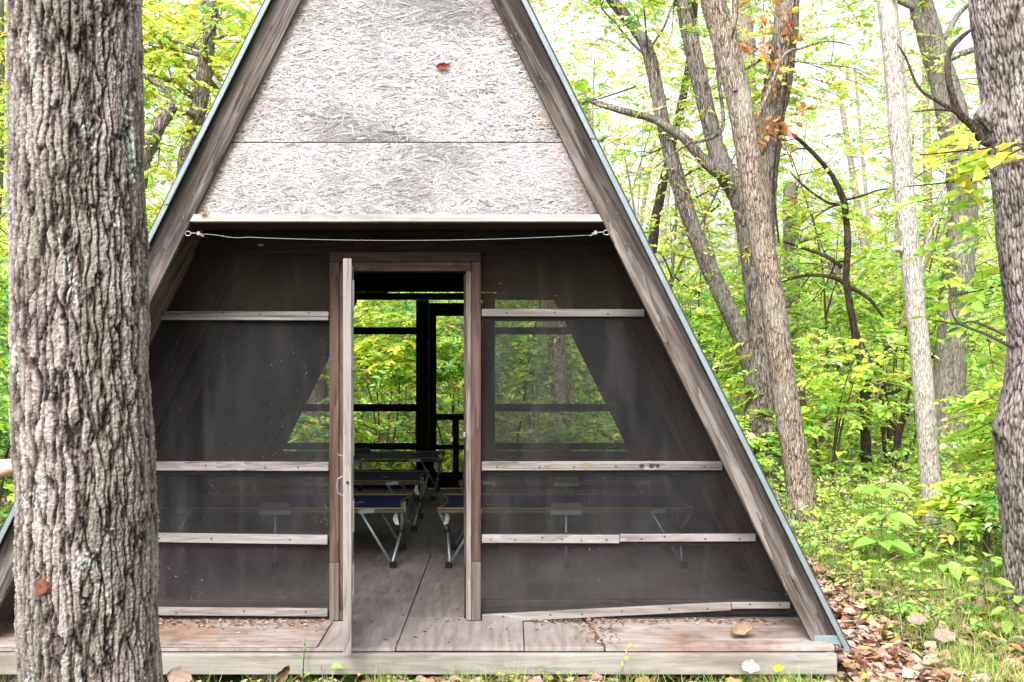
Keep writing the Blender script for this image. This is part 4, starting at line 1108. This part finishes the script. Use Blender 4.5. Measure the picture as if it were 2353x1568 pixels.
# woodland mass
def woodland():
    rg = np.random.default_rng(77); g = Geo()
    N = 3500; got = 0
    cs = []
    while got < N:
        Y = 5.8 + 24 * rg.random() ** 1.1; dist = Y - CAMY
        X = CAMX + rg.uniform(-.60, .60) * dist
        Z = rg.uniform(.1, 9.0)
        if abs(X) < 2.9 and Y < 7.0: continue
        if X > 0 and Y < 7.5 and X < 5.5: continue
        if Z > CAMZ + .36 * dist: continue
        right = X > 1.0
        z1 = 2.2 + dist * .05
        p = 1.0 if Z < z1 else max(.52 if right else .52, 1 - (Z - z1) / 2.4)
        ang = (X - CAMX) / dist
        if .26 < ang < .34: p *= .75
        if rg.random() > p: continue
        cs.append((X, Y, Z)); got += 1
    z_hi = lambda y: 2.2 + (y - CAMY) * .05
    cs = np.array(cs)
    # near left side strip
    k = 130
    ext = np.stack([rg.uniform(-7.5, -3.1, k), rg.uniform(2.5, 7, k), rg.uniform(0, 5.0, k)], -1)
    cs = np.concatenate([cs, ext])
    for (X, Y, Z) in cs:
        m = int(rg.integers(6, 13)); rad = rg.uniform(.35, .95)
        a = rg.uniform(0, 2 * math.pi, m); r = rad * np.sqrt(rg.random(m))
        cen = np.array([X, Y, Z]) + np.stack([np.cos(a) * r, np.sin(a) * r, rg.normal(0, .07, m) - .1 * r], -1)
        cen[:, 2] = np.maximum(cen[:, 2], gh(cen[:, 0], cen[:, 1]) + .12)
        dr = np.stack([np.cos(a), np.sin(a), rg.normal(0, .2, m)], -1) + rg.normal(0, .45, (m, 3)) * [1, 1, .3]
        if X < -2.4: w = {'yellow': .35, 'lime': .4, 'bright': .2, 'green': .05} if Z > 2.6 else DEEP
        elif X < 2.6 and Z < 3.5: w = WIN
        elif Z > 3.4: w = {'yellow': .15, 'lime': .35, 'pale': .25, 'bright': .22, 'orange': .03}
        else: w = MIXG if rg.random() < .6 else LIME
        hi = Z > z_hi(Y)
        sprays(g, rg, cen, dr, .36, (.062 if hi else .080) * rg.uniform(.75, 1.2), w, 12 if hi else 11, .45, .32, coh=.7, width=rg.uniform(.42, .68))
    # thin bare stems standing in the wood
    for _ in range(130):
        Y = rg.uniform(6.6, 24); dist = Y - CAMY; X = CAMX + rg.uniform(-.58, .58) * dist
        h = rg.uniform(1.2, 7); z0 = float(gh(X, Y)) - .05
        p = [np.array([X, Y, z0])]
        dv = np.array([rg.normal(0, .12), rg.normal(0, .12), 1])
        for q in range(5):
            dv = dv + rg.normal(0, .12, 3) * [1, 1, 0]; p.append(p[-1] + dv * h / 5)
        r = rg.uniform(.008, .035)
        v, f = tube_np(*smooth_path(p, np.linspace(r, r * .35, 6), 3), 6)
        g.add(v, f, np.array([.17, .14, .115]) * rg.uniform(.4, 1.5), 1)
        for q in range(4):
            s = p[int(rg.integers(1, 5))]; e = np.array([rg.normal(), rg.normal(), rg.normal(.3, .4)]); e /= np.linalg.norm(e)
            l = rg.uniform(.4, 1.4)
            v, f = tube_np(*smooth_path([s, s + e * l * .5 + rg.normal(0, .08, 3), s + e * l], [r * .5, r * .35, .003], 3), 5)
            g.add(v, f, np.array([.09, .07, .06]) * rg.uniform(.5, 1.6), 1)
    o = g.build('woodland_foliage', [M['leaf'], M['twig']])
    tag(o, 'mass of yellow-green leaves and thin stems filling the wood behind the cabin', 'woodland', kind='stuff')
woodland()
def far_woods():
    rg = np.random.default_rng(78); g = Geo()
    n = 2600
    Y = rg.uniform(28, 48, n); dist = Y - CAMY; X = CAMX + rg.uniform(-.62, .62, n) * dist; Z = rg.uniform(-.1, 6.5, n) * np.clip(rg.random(n) + .45, 0, 1)
    cen = np.stack([X, Y, Z], -1)
    sprays(g, rg, cen, rg.normal(0, 1, (n, 3)) * [1, 1, .35], 1.1, .26, {'lime': .3, 'bright': .3, 'green': .2, 'yellow': .1, 'pale': .1}, 14, .5, .2)
    for _ in range(90):
        Y = rg.uniform(26, 46); X = CAMX + rg.uniform(-.6, .6) * (Y - CAMY); r = rg.uniform(.06, .2)
        v, f = tube_np([(X, Y, GZ - .2), (X + rg.normal(0, .2), Y, 4), (X + rg.normal(0, .6), Y, 10)], [r, r * .85, r * .5], 8)
        g.add(v, f, np.array([.2, .17, .15]) * rg.uniform(.5, 1.5), 1)
    tag(g.build('far_woodland', [M['leaf'], M['twig']]), 'distant wood of pale green leaves and trunks beyond the nearer trees', 'woodland', kind='stuff')
far_woods()

# ------------------------------------------------------------------ ground plants
def seedling(label, base, h, leaf, n, seed, col, name='broadleaf_seedling', whorls=3):
    rg = np.random.default_rng(seed); g = Geo(); root = thing(name, label, 'plant', tuple(base))
    tip = np.array([rg.normal(0, .04), rg.normal(0, .04), h])
    v, f = tube_np(*smooth_path([np.array([0, 0, -.03]), tip * .5 + rg.normal(0, .01, 3), tip], [.005, .004, .002], 5), 6)
    mk('stem', v, f, M['bark_a'], root, smooth=True)
    for k in range(whorls):
        z = h * (1 - (.9 / whorls) * k); m = max(2, n // whorls)
        a = np.arange(m) / m * 2 * math.pi + rg.normal(0, .25, m) + k
        ax = np.stack([np.cos(a), np.sin(a), rg.normal(-.12, .16, m)], -1)
        pos = tip * (z / h) + ax * .05
        nor = np.tile([0, -.25, 1.0], (m, 1)) + rg.normal(0, .2, (m, 3))
        c = jitter(rg, np.tile(PAL[col], (m, 1)) * .8, .12)
        leaf_geo(g, pos, ax, nor, leaf * rg.uniform(.75, 1.2, m), c, .5)
    g.build('leaves', [M['leaf']], root)
for k, (lab, x, y, d, h, leaf, n, col) in enumerate((
    ('broad-leaved green seedling with layered whorls in front of the pale trunk', 2025, 1330, 8.0, .66, .215, 26, 'bright'),
    ('low seedling with dark green leaves right of the tall broad-leaved one', 2165, 1330, 7.8, .22, .17, 12, 'bright'),
    ('small seedling with one yellowing leaf beside the grass tuft', 2110, 1330, 8.0, .16, .15, 7, 'lime'),
    ('leafy seedling at the foot of the big right trunk', 2270, 1400, 6.7, .40, .12, 16, 'bright'),
    ('small pale seedling close to the roof foot at right', 1985, 1340, 7.7, .14, .13, 9, 'lime'),
    ('seedling with rounded leaves in front of the big right trunk', 2310, 1410, 6.5, .24, .14, 10, 'bright'),
    ('single-stemmed weed with tiny leaves beside the deck corner', 2075, 1490, 6.1, .34, .055, 20, 'bright'),
    ('leafy sprout at the foot of the deck below the door', 740, 1566, 5.36, .13, .07, 8, 'bright'))):
    p = at(x, y, d); b = Vector((p.x, p.y, float(gh(p.x, p.y)) - .005)); seedling(lab, b, h, leaf, n, 300 + k, col, whorls=7 if leaf < .06 else 3)

def on_ground(rg, n, x0, x1, y0, y1):
    X = rg.uniform(x0, x1, n); Y = rg.uniform(y0, y1, n); return X, Y
def outside(X, Y): return ~((np.abs(X) < 2.33) & (Y > -.02) & (Y < 6.1))

def leaf_litter():
    rg = np.random.default_rng(88); g = Geo()
    X1, Y1 = on_ground(rg, 6500, 2.3, 6.5, -.3, 8); X2, Y2 = on_ground(rg, 900, -2.5, 2.6, -.45, -.02); X3, Y3 = on_ground(rg, 1500, -6, -2.3, -.5, 8)
    k = 4200; X4 = 2.42 + np.abs(rg.normal(0, .62, k)); Y4 = rg.uniform(-.2, 4.5, k) ; X5, Y5 = on_ground(rg, 1500, -6, 8, -3.5, -.3)
    X = np.concatenate([X1, X2, X3, X4, X5]); Y = np.concatenate([Y1, Y2, Y3, Y4, Y5]); ok = outside(X, Y); X, Y = X[ok], Y[ok]; n = len(X)
    Z = gh(X, Y) + rg.uniform(.008, .04, n)
    a = rg.uniform(0, 2 * math.pi, n); ax = np.stack([np.cos(a), np.sin(a), rg.normal(0, .28, n)], -1)
    nor = np.tile([0, 0, 1.0], (n, 1)) + rg.normal(0, .38, (n, 3))
    pal = np.array([(.42, .25, .19), (.54, .38, .31), (.31, .165, .11), (.18, .10, .07), (.60, .47, .40), (.46, .22, .11), (.46, .38, .12)])
    c = jitter(rg, pal[rg.choice(7, n, p=[.25, .22, .16, .12, .13, .08, .04])], .15)
    round_leaf_geo(g, np.stack([X, Y, Z], -1), ax, nor, rg.uniform(.04, .105, n), c, rg.uniform(.5, .95, n), rg.choice([-.9, .5, 1.3, 1.8], n))
    tag(g.build('leaf_litter', [M['litter']]), 'pinkish-brown fallen leaves scattered over the forest floor', 'fallen leaves', kind='stuff')
leaf_litter()
def deck_debris():
    rg = np.random.default_rng(89); g = Geo()
    n1 = 620
    X = np.concatenate([rg.uniform(-2.2, -.42, n1), rg.uniform(.7, 2.1, 330), rg.normal(1.05, .05, 110)]); 
    Y = np.concatenate([YW - .05 - np.abs(rg.normal(0, .09, n1)), YW - .05 - np.abs(rg.normal(0, .05, 330)), rg.uniform(.02, .45, 110)])
    X = np.concatenate([X, rg.uniform(-.3, .9, 70)]); Y = np.concatenate([Y, rg.uniform(.05, 1.6, 70)])
    n = len(X); Z = np.where(np.arange(n) >= n - 70, .0035, .0145) + rg.uniform(0, .004, n)
    ok = (Y > .01); X, Y, Z = X[ok], Y[ok], Z[ok]; n = len(X)
    a = rg.uniform(0, 6.28, n); ax = np.stack([np.cos(a), np.sin(a), rg.normal(0.1, .15, n)], -1); nor = np.tile([0, 0, 1.0], (n, 1)) + rg.normal(0, .4, (n, 3))
    pal = np.array([(.36, .17, .09), (.22, .10, .06), (.50, .30, .18), (.14, .075, .05)])
    leaf_geo(g, np.stack([X, Y, Z], -1), ax, nor, rg.uniform(.008, .032, n), jitter(rg, pal[rg.integers(0, 4, n)], .15), .4)
    tag(g.build('leaf_crumbs', [M['litter']]), 'rusty crumbs of dry leaf and bark swept against the screen wall', 'leaf crumbs', kind='stuff')
deck_debris()

def blades(g, rg, X, Y, h, w, colw, lean=.6):
    n = len(X); Z = gh(X, Y) - .005
    a = rg.uniform(0, 2 * math.pi, n); dx = np.stack([np.cos(a), np.sin(a), np.zeros(n)], -1); sd = np.stack([-np.sin(a), np.cos(a), np.zeros(n)], -1)
    H = h * rg.uniform(.4, 1.3, n); Wd = w * rg.uniform(.6, 1.3, n); ln = lean * rg.uniform(.2, 1.5, n)
    b = np.stack([X, Y, Z], -1); rows = []
    for t, ww in ((0, 1), (.35, .9), (.7, .6), (1, .06)):
        c = b + dx * (H * ln * t ** 2)[:, None]; c[:, 2] += H * (t - .35 * ln * t ** 2)
        rows += [c + sd * (Wd * ww)[:, None], c - sd * (Wd * ww)[:, None]]
    V = np.stack(rows, 1)
    Fq = np.array([[0, 1, 3, 2], [2, 3, 5, 4], [4, 5, 7, 6]])
    F = (np.arange(n)[:, None, None] * 8 + Fq[None]).reshape(-1, 4)
    c = jitter(rg, colw, .2)
    g.add(V.reshape(-1, 3), F, np.repeat(c, 8, axis=0), 0)
def grass():
    rg = np.random.default_rng(90); g = Geo()
    pal = np.array([(.25, .40, .07), (.33, .45, .09), (.17, .30, .055), (.42, .38, .18), (.34, .46, .14)])
    def clump(k, x0, x1, y0, y1, per, sp, h, w=.0022):
        cx, cy = on_ground(rg, k, x0, x1, y0, y1)
        X = np.repeat(cx, per) + rg.normal(0, sp, k * per); Y = np.repeat(cy, per) + rg.normal(0, sp, k * per)
        ok = outside(X, Y) & ((X > 2.75) | (Y < -.04) | (X < -2.6) | (rg.random(len(X)) < .06)); X, Y = X[ok], Y[ok]
        blades(g, rg, X, Y, h, w, pal[rg.choice(5, len(X), p=[.34, .24, .2, .12, .1])], .9)
    clump(300, 2.95, 5.5, -.3, 2.9, 62, .085, .17); clump(190, 2.7, 7, 2.4, 6, 45, .12, .22); clump(75, -2.4, 2.6, -.32, -.05, 26, .05, .13); clump(60, -5, -2.5, -.5, 4, 40, .12, .2)
    clump(200, -6, 8, -3.6, -.4, 40, .12, .18); clump(120, 2.6, 9, 4, 10, 40, .2, .3)
    tag(g.build('grass', [M['grass']]), 'short arching green grass growing through the leaves by the deck', 'grass', kind='stuff')
grass()
def ground_cover():
    rg = np.random.default_rng(91); g = Geo()
    def herb(k, x0, x1, y0, y1, hmax, leaf, w, per=7):
        X, Y = on_ground(rg, k, x0, x1, y0, y1); ok = outside(X, Y); X, Y = X[ok], Y[ok]; n = len(X)
        cl = np.array([mnoise.noise(Vector((a * .9, b * .9, 2.2))) for a, b in zip(X, Y)]); ok = cl > -.22; X, Y = X[ok], Y[ok]; n = len(X)
        cen = np.stack([X, Y, gh(X, Y) + rg.uniform(.05, hmax, n)], -1)
        sprays(g, rg, cen, rg.normal(0, 1, (n, 3)) * [1, 1, .25], .2, leaf, w, per, .35, .2)
        m = n // 2; S = cen[:m]; r = .0022
        b = S.copy(); b[:, 2] = gh(b[:, 0], b[:, 1]) - .01; b[:, :2] += rg.normal(0, .03, (m, 2))
        V = np.stack([b + [r, 0, 0], b - [r, 0, 0], S - [r, 0, 0], S + [r, 0, 0]], 1).reshape(-1, 3)
        g.add(V, np.arange(m * 4).reshape(m, 4), np.array([.25, .2, .12]), 1)
    herb(1050, 2.9, 8.5, 2.6, 4.8, .32, .05, {'bright': .45, 'green': .2, 'lime': .3, 'pale': .05}); herb(2100, 3.0, 8.5, 4.2, 8, .42, .056, {'lime': .32, 'bright': .34, 'yellow': .06, 'green': .14, 'pale': .14})
    herb(3600, 2.2, 12, 6.2, 15, .55, .075, MIXG); herb(430, 2.9, 5.8, .8, 3.4, .16, .045, {'bright': .5, 'green': .3, 'lime': .2}); herb(900, -10, -2.6, 1, 10, .5, .07, DEEP); herb(1500, -6, 4, 6.4, 13, .5, .07, WIN)
    herb(150, -2.4, 2.5, -.4, -.06, .06, .03, MIXG, 5)
    # dry pale stalks among the herbs
    for _ in range(520):
        X = rg.uniform(2.7, 7); Y = rg.uniform(2.2, 8); z = float(gh(X, Y)); l = rg.uniform(.15, .6); e = np.array([rg.normal(0, .7), rg.normal(0, .5), 1]); e /= np.linalg.norm(e)
        v, f = tube_np([np.array([X, Y, z - .02]), np.array([X, Y, z]) + e * l * .5 + rg.normal(0, .03, 3), np.array([X, Y, z]) + e * l], [.0035, .003, .0015], 4)
        g.add(v, f, np.array([.50, .38, .27]) * rg.uniform(.6, 1.2), 1)
    tag(g.build('ground_cover', [M['leaf'], M['twig']]), 'low bright green herbs and dry stalks covering the forest floor', 'ground cover', kind='stuff')
ground_cover()

# ------------------------------------------------------------------ single leaves one can point at
def single_leaf(label, pos, axis, normal, L, W, col, curl=.25, name='fallen_leaf'):
    nu, nv = 15, 7
    ax = Vector(axis).normalized(); nn = Vector(normal).normalized(); t = nn.cross(ax).normalized(); nn = ax.cross(t)
    V = []; C = []
    for i in range(nu):
        u = i / (nu - 1); w = W * (math.sin(math.pi * min(1, u ** .85)) ** .75) * (1 + .14 * math.sin(u * 17 + L * 50)) + .0008
        for j in range(nv):
            v = j / (nv - 1) * 2 - 1
            h = curl * W * v * v + curl * .5 * L * (u - .45) ** 2 + .03 * L * math.sin(u * 9 + v * 3)
            V.append(Vector(pos) + ax * (L * (u - .5)) + t * (w * v) + nn * h); k = 1 - .22 * math.exp(-(v / .12) ** 2) + random.uniform(-.06, .06)
            C.append([min(.9, c * k * .58) for c in col])
    F = np.array([[i * nv + j, i * nv + j + 1, (i + 1) * nv + j + 1, (i + 1) * nv + j] for i in range(nu - 1) for j in range(nv - 1)])
    b = Vector(pos)
    o = mk(name, [tuple(v - b) for v in V], F, M['litter'], cols=np.array(C), smooth=True); o.location = b
    return tag(o, label, 'leaf')
single_leaf('small rust-red leaf stuck on the gable panel', at(1018, 153, 5.555), (1, 0, .10), (0, -1, 0), .075, .017, (.36, .085, .035), .5)
single_leaf('curled tan leaf lying on the deck at right', at(1703, 1462, 5.60) + Vector((0, 0, .012)), (1, .3, .18), (0, -.55, .8), .135, .035, (.58, .40, .27), 1.1)
single_leaf('pale pinkish leaf leaning on the ground below the deck beside the front oak', at(415, 1556, 5.30), (1, 0, -.2), (0, -.9, .4), .13, .045, (.60, .44, .38), .4)
single_leaf('white upturned leaf resting against the fascia near the right deck corner', at(1722, 1532, 5.34), (1, 0, -.25), (0, -.9, .4), .10, .032, (.82, .74, .66), .6)
single_leaf('brown folded leaf standing in the grass below the deck, left of the door', at(650, 1545, 5.34), (.5, 0, .8), (.4, -.9, .2), .12, .025, (.34, .19, .11), 1.2)
single_leaf('large curled pinkish leaf on the ground right of the deck corner', at(2165, 1472, 6.2), (1, .2, -.05), (0, -.5, .8), .17, .05, (.64, .46, .40), .8)
single_leaf('round pinkish leaf on the ground behind the large curled one', at(2060, 1436, 6.4) + Vector((.12, 0, .02)), (1, .1, .1), (0, -.5, .8), .13, .045, (.62, .42, .35), .5)
single_leaf('bright yellow-green leaf lying against the fascia at right', at(1788, 1536, 5.34), (1, 0, .1), (0, -.8, .5), .06, .018, (.62, .66, .06), .3)
single_leaf('small ochre leaf on the lintel at left', at(468, 490, 5.50) + Vector((0, 0, 0)), (1, 0, .3), (0, -.8, .5), .04, .010, (.55, .28, .10), .5)

# ------------------------------------------------------------------ person behind the front oak (only a forearm shows)
def skin_obj(name, pts, edges, radii, mat, parent, sub=2):
    me = bpy.data.meshes.new(name); me.from_pydata([tuple(p) for p in pts], edges, []); me.update(); me.materials.append(mat)
    o = bpy.data.objects.new(name, me); link(o, parent)
    sk = o.modifiers.new('Skin', 'SKIN'); sk.use_smooth_shade = True
    for k, r in enumerate(radii): me.skin_vertices[0].data[k].radius = (r, r) if np.isscalar(r) else r
    me.skin_vertices[0].data[0].use_root = True
    sb = o.modifiers.new('Subsurf', 'SUBSURF'); sb.levels = sub; sb.render_levels = sub
    return o
pb = Vector((-1.80, -1.62, GZ))
per = thing('person', 'person mostly hidden beyond the front oak, a bare forearm reaching behind its trunk', 'person', tuple(pb))
P = {}
def J(n, x, y, z, r): P[n] = (Vector((x, y, z)) , r)
J('pelvis', 0, 0, .92, (.125, .10)); J('waist', 0, 0, 1.06, (.115, .09)); J('chest', .01, 0, 1.25, (.14, .10)); J('neck', .015, -.005, 1.42, .052); J('headb', .02, -.02, 1.50, .06); J('head', .02, -.03, 1.58, .088); J('crown', .02, -.02, 1.66, .075)
J('shl', .17, -.02, 1.36, .055); J('ell', .44, -.12, 1.285, .043); J('fal', .56, -.18, 1.325, .043); J('wrl', .70, -.235, 1.35, .029); J('pal', .775, -.285, 1.365, (.042, .02))
J('shr', -.17, 0, 1.37, .055); J('elr', -.23, .03, 1.09, .042); J('wrr', -.22, -.04, .86, .028); J('par', -.215, -.06, .78, (.038, .02))
for s, k in ((1, 'l'), (-1, 'r')):
    J('hip' + k, s * .09, 0, .86, .085); J('kn' + k, s * .10, -.02, .48, .058); J('cf' + k, s * .10, .02, .32, .056); J('an' + k, s * .105, .02, .075, .036); J('to' + k, s * .12, -.14, .035, (.04, .03))
names = list(P)
E = [('pelvis', 'waist'), ('waist', 'chest'), ('chest', 'neck'), ('neck', 'headb'), ('headb', 'head'), ('head', 'crown'), ('chest', 'shl'), ('shl', 'ell'), ('ell', 'fal'), ('fal', 'wrl'), ('wrl', 'pal'), ('chest', 'shr'), ('shr', 'elr'), ('elr', 'wrr'), ('wrr', 'par')]
for k in 'lr': E += [('pelvis', 'hip' + k), ('hip' + k, 'kn' + k), ('kn' + k, 'cf' + k), ('cf' + k, 'an' + k), ('an' + k, 'to' + k)]
# fingers rooted in each palm
for hand, dirv, spr in (('pal', Vector((.75, -.62, .15)), Vector((.1, .15, 1))), ('par', Vector((.05, -.1, -1)), Vector((0, 1, 0)))):
    c = P[hand][0]; dv = dirv.normalized(); sv = (spr - dv * spr.dot(dv)).normalized(); cv = dv.cross(sv) * (-1 if hand == 'pal' else 1)
    for q, (o_, l) in enumerate(((-.027, .072), (-.009, .082), (.009, .078), (.026, .062))):
        a = c + sv * o_ + dv * .035; n0 = f'{hand}f{q}a'; n1 = f'{hand}f{q}b'
        J(n0, *(a + dv * l * .45), .0085); J(n1, *(a + dv * l * .9 + cv * l * .25), .007); E += [(hand, n0), (n0, n1)]
    J(hand + 't', *(c + sv * .04 + dv * .01), .010); J(hand + 'u', *(c + sv * .062 + dv * .045), .008); E += [(hand, hand + 't'), (hand + 't', hand + 'u')]
names = list(P); ix = {n: k for k, n in enumerate(names)}
skin_obj('body', [P[n][0] for n in names], [(ix[a], ix[b]) for a, b in E], [P[n][1] for n in names], M['skin'], per)
def cloth(name, ns, es, grow, mat):
    ii = {n: k for k, n in enumerate(ns)}
    rad = [tuple(x + grow for x in (P[n][1] if not np.isscalar(P[n][1]) else (P[n][1],) * 2)) for n in ns]
    return skin_obj(name, [P[n][0] for n in ns], [(ii[a], ii[b]) for a, b in es], rad, mat, per)
J('belt', 0, 0, .985, (.12, .095)); J('hem', 0, 0, .83, (.125, .10)); J('slv', *(P['shl'][0].lerp(P['ell'][0], .6)), .052); J('srv', *(P['shr'][0].lerp(P['elr'][0], .6)), .052)
cloth('shirt', ['waist', 'pelvis', 'hem', 'chest', 'shl', 'slv', 'shr', 'srv'], [('waist', 'pelvis'), ('pelvis', 'hem'), ('waist', 'chest'), ('chest', 'shl'), ('shl', 'slv'), ('chest', 'shr'), ('shr', 'srv')], .016, M['shirt'])
cloth('trousers', ['pelvis', 'belt', 'hipl', 'knl', 'cfl', 'anl', 'hipr', 'knr', 'cfr', 'anr'], [('pelvis', 'belt'), ('pelvis', 'hipl'), ('hipl', 'knl'), ('knl', 'cfl'), ('cfl', 'anl'), ('pelvis', 'hipr'), ('hipr', 'knr'), ('knr', 'cfr'), ('cfr', 'anr')], .013, M['jean'])
def ell(name, c, r, mat, cut=None):
    bm = bmesh.new(); bmesh.ops.create_uvsphere(bm, u_segments=20, v_segments=14, radius=1)
    for v in bm.verts: v.co = Vector((v.co.x * r[0], v.co.y * r[1], v.co.z * r[2])) + Vector(c)
    if cut is not None: bmesh.ops.delete(bm, geom=[v for v in bm.verts if cut(v.co)], context='VERTS')
    v, f = bm_data(bm); return mk(name, v, f, mat, per, smooth=True)
hc = P['head'][0]
ell('hair', hc + Vector((0, .014, .012)), (.100, .112, .128), M['hair'], lambda p: p.y < hc.y - .03 and p.z < hc.z + .055)
for s in (-1, 1):
    ell('eye', hc + Vector((s * .032, -.080, .002)), (.012, .009, .008), M['tagw']); ell('iris', hc + Vector((s * .032, -.087, .002)), (.0055, .004, .0055), M['hair']); ell('eyebrow', hc + Vector((s * .033, -.083, .020)), (.016, .006, .004), M['hair']); ell('ear', hc + Vector((s * .09, .01, -.01)), (.012, .022, .032), M['skin'])
ell('nose', hc + Vector((0, -.098, -.025)), (.013, .02, .022), M['skin']); ell('mouth', hc + Vector((0, -.084, -.062)), (.026, .010, .007), M['knot'])
for s in (-1, 1): ell('shoe', (s * .115, -.055, .05), (.055, .14, .055), M['plastic'])

# ------------------------------------------------------------------ camera, light, sky
cam = bpy.data.cameras.new('camera'); co = bpy.data.objects.new('camera', cam); link(co)
co.location = (CAMX, CAMY, CAMZ); co.rotation_euler = (math.radians(90), 0, 0)
cam.sensor_width = 36; cam.lens = FPX / 2353 * 36; cam.clip_end = 600; cam.clip_start = .05
SC.camera = co

SUN_EL, SUN_AZ = math.radians(46), math.radians(200)      # azimuth clockwise from +Y: behind the camera, a little left
sd = Vector((math.sin(SUN_AZ) * math.cos(SUN_EL), math.cos(SUN_AZ) * math.cos(SUN_EL), math.sin(SUN_EL)))
sl = bpy.data.lights.new('sun', 'SUN'); sl.energy = 2.0; sl.angle = math.radians(14); sl.color = (1, .965, .92)
so = bpy.data.objects.new('sun', sl); link(so); so.rotation_euler = sd.to_track_quat('Z', 'Y').to_euler(); so.location = sd * 40
w = bpy.data.worlds.new('World'); SC.world = w; w.use_nodes = True
nt = w.node_tree; nt.nodes.clear()
sky = nt.nodes.new('ShaderNodeTexSky'); sky.sky_type = 'NISHITA'; sky.sun_disc = False; sky.sun_elevation = SUN_EL; sky.sun_rotation = SUN_AZ
sky.air_density = 1.0; sky.dust_density = 6.0; sky.ozone_density = 1.0
hs = nt.nodes.new('ShaderNodeHueSaturation'); hs.inputs['Saturation'].default_value = .22; hs.inputs['Value'].default_value = 2.9
bg = nt.nodes.new('ShaderNodeBackground'); bg.inputs['Strength'].default_value = .15; ow = nt.nodes.new('ShaderNodeOutputWorld')
nt.links.new(sky.outputs[0], hs.inputs['Color']); nt.links.new(hs.outputs[0], bg.inputs[0]); nt.links.new(bg.outputs[0], ow.inputs[0])
SC.view_settings.view_transform = 'Standard'; SC.view_settings.look = 'None'; SC.view_settings.exposure = 0; SC.view_settings.gamma = 1
SC.cycles.use_denoising = True
SC.cycles.max_bounces = 12; SC.cycles.diffuse_bounces = 8; SC.cycles.transmission_bounces = 6; SC.cycles.transparent_max_bounces = 12
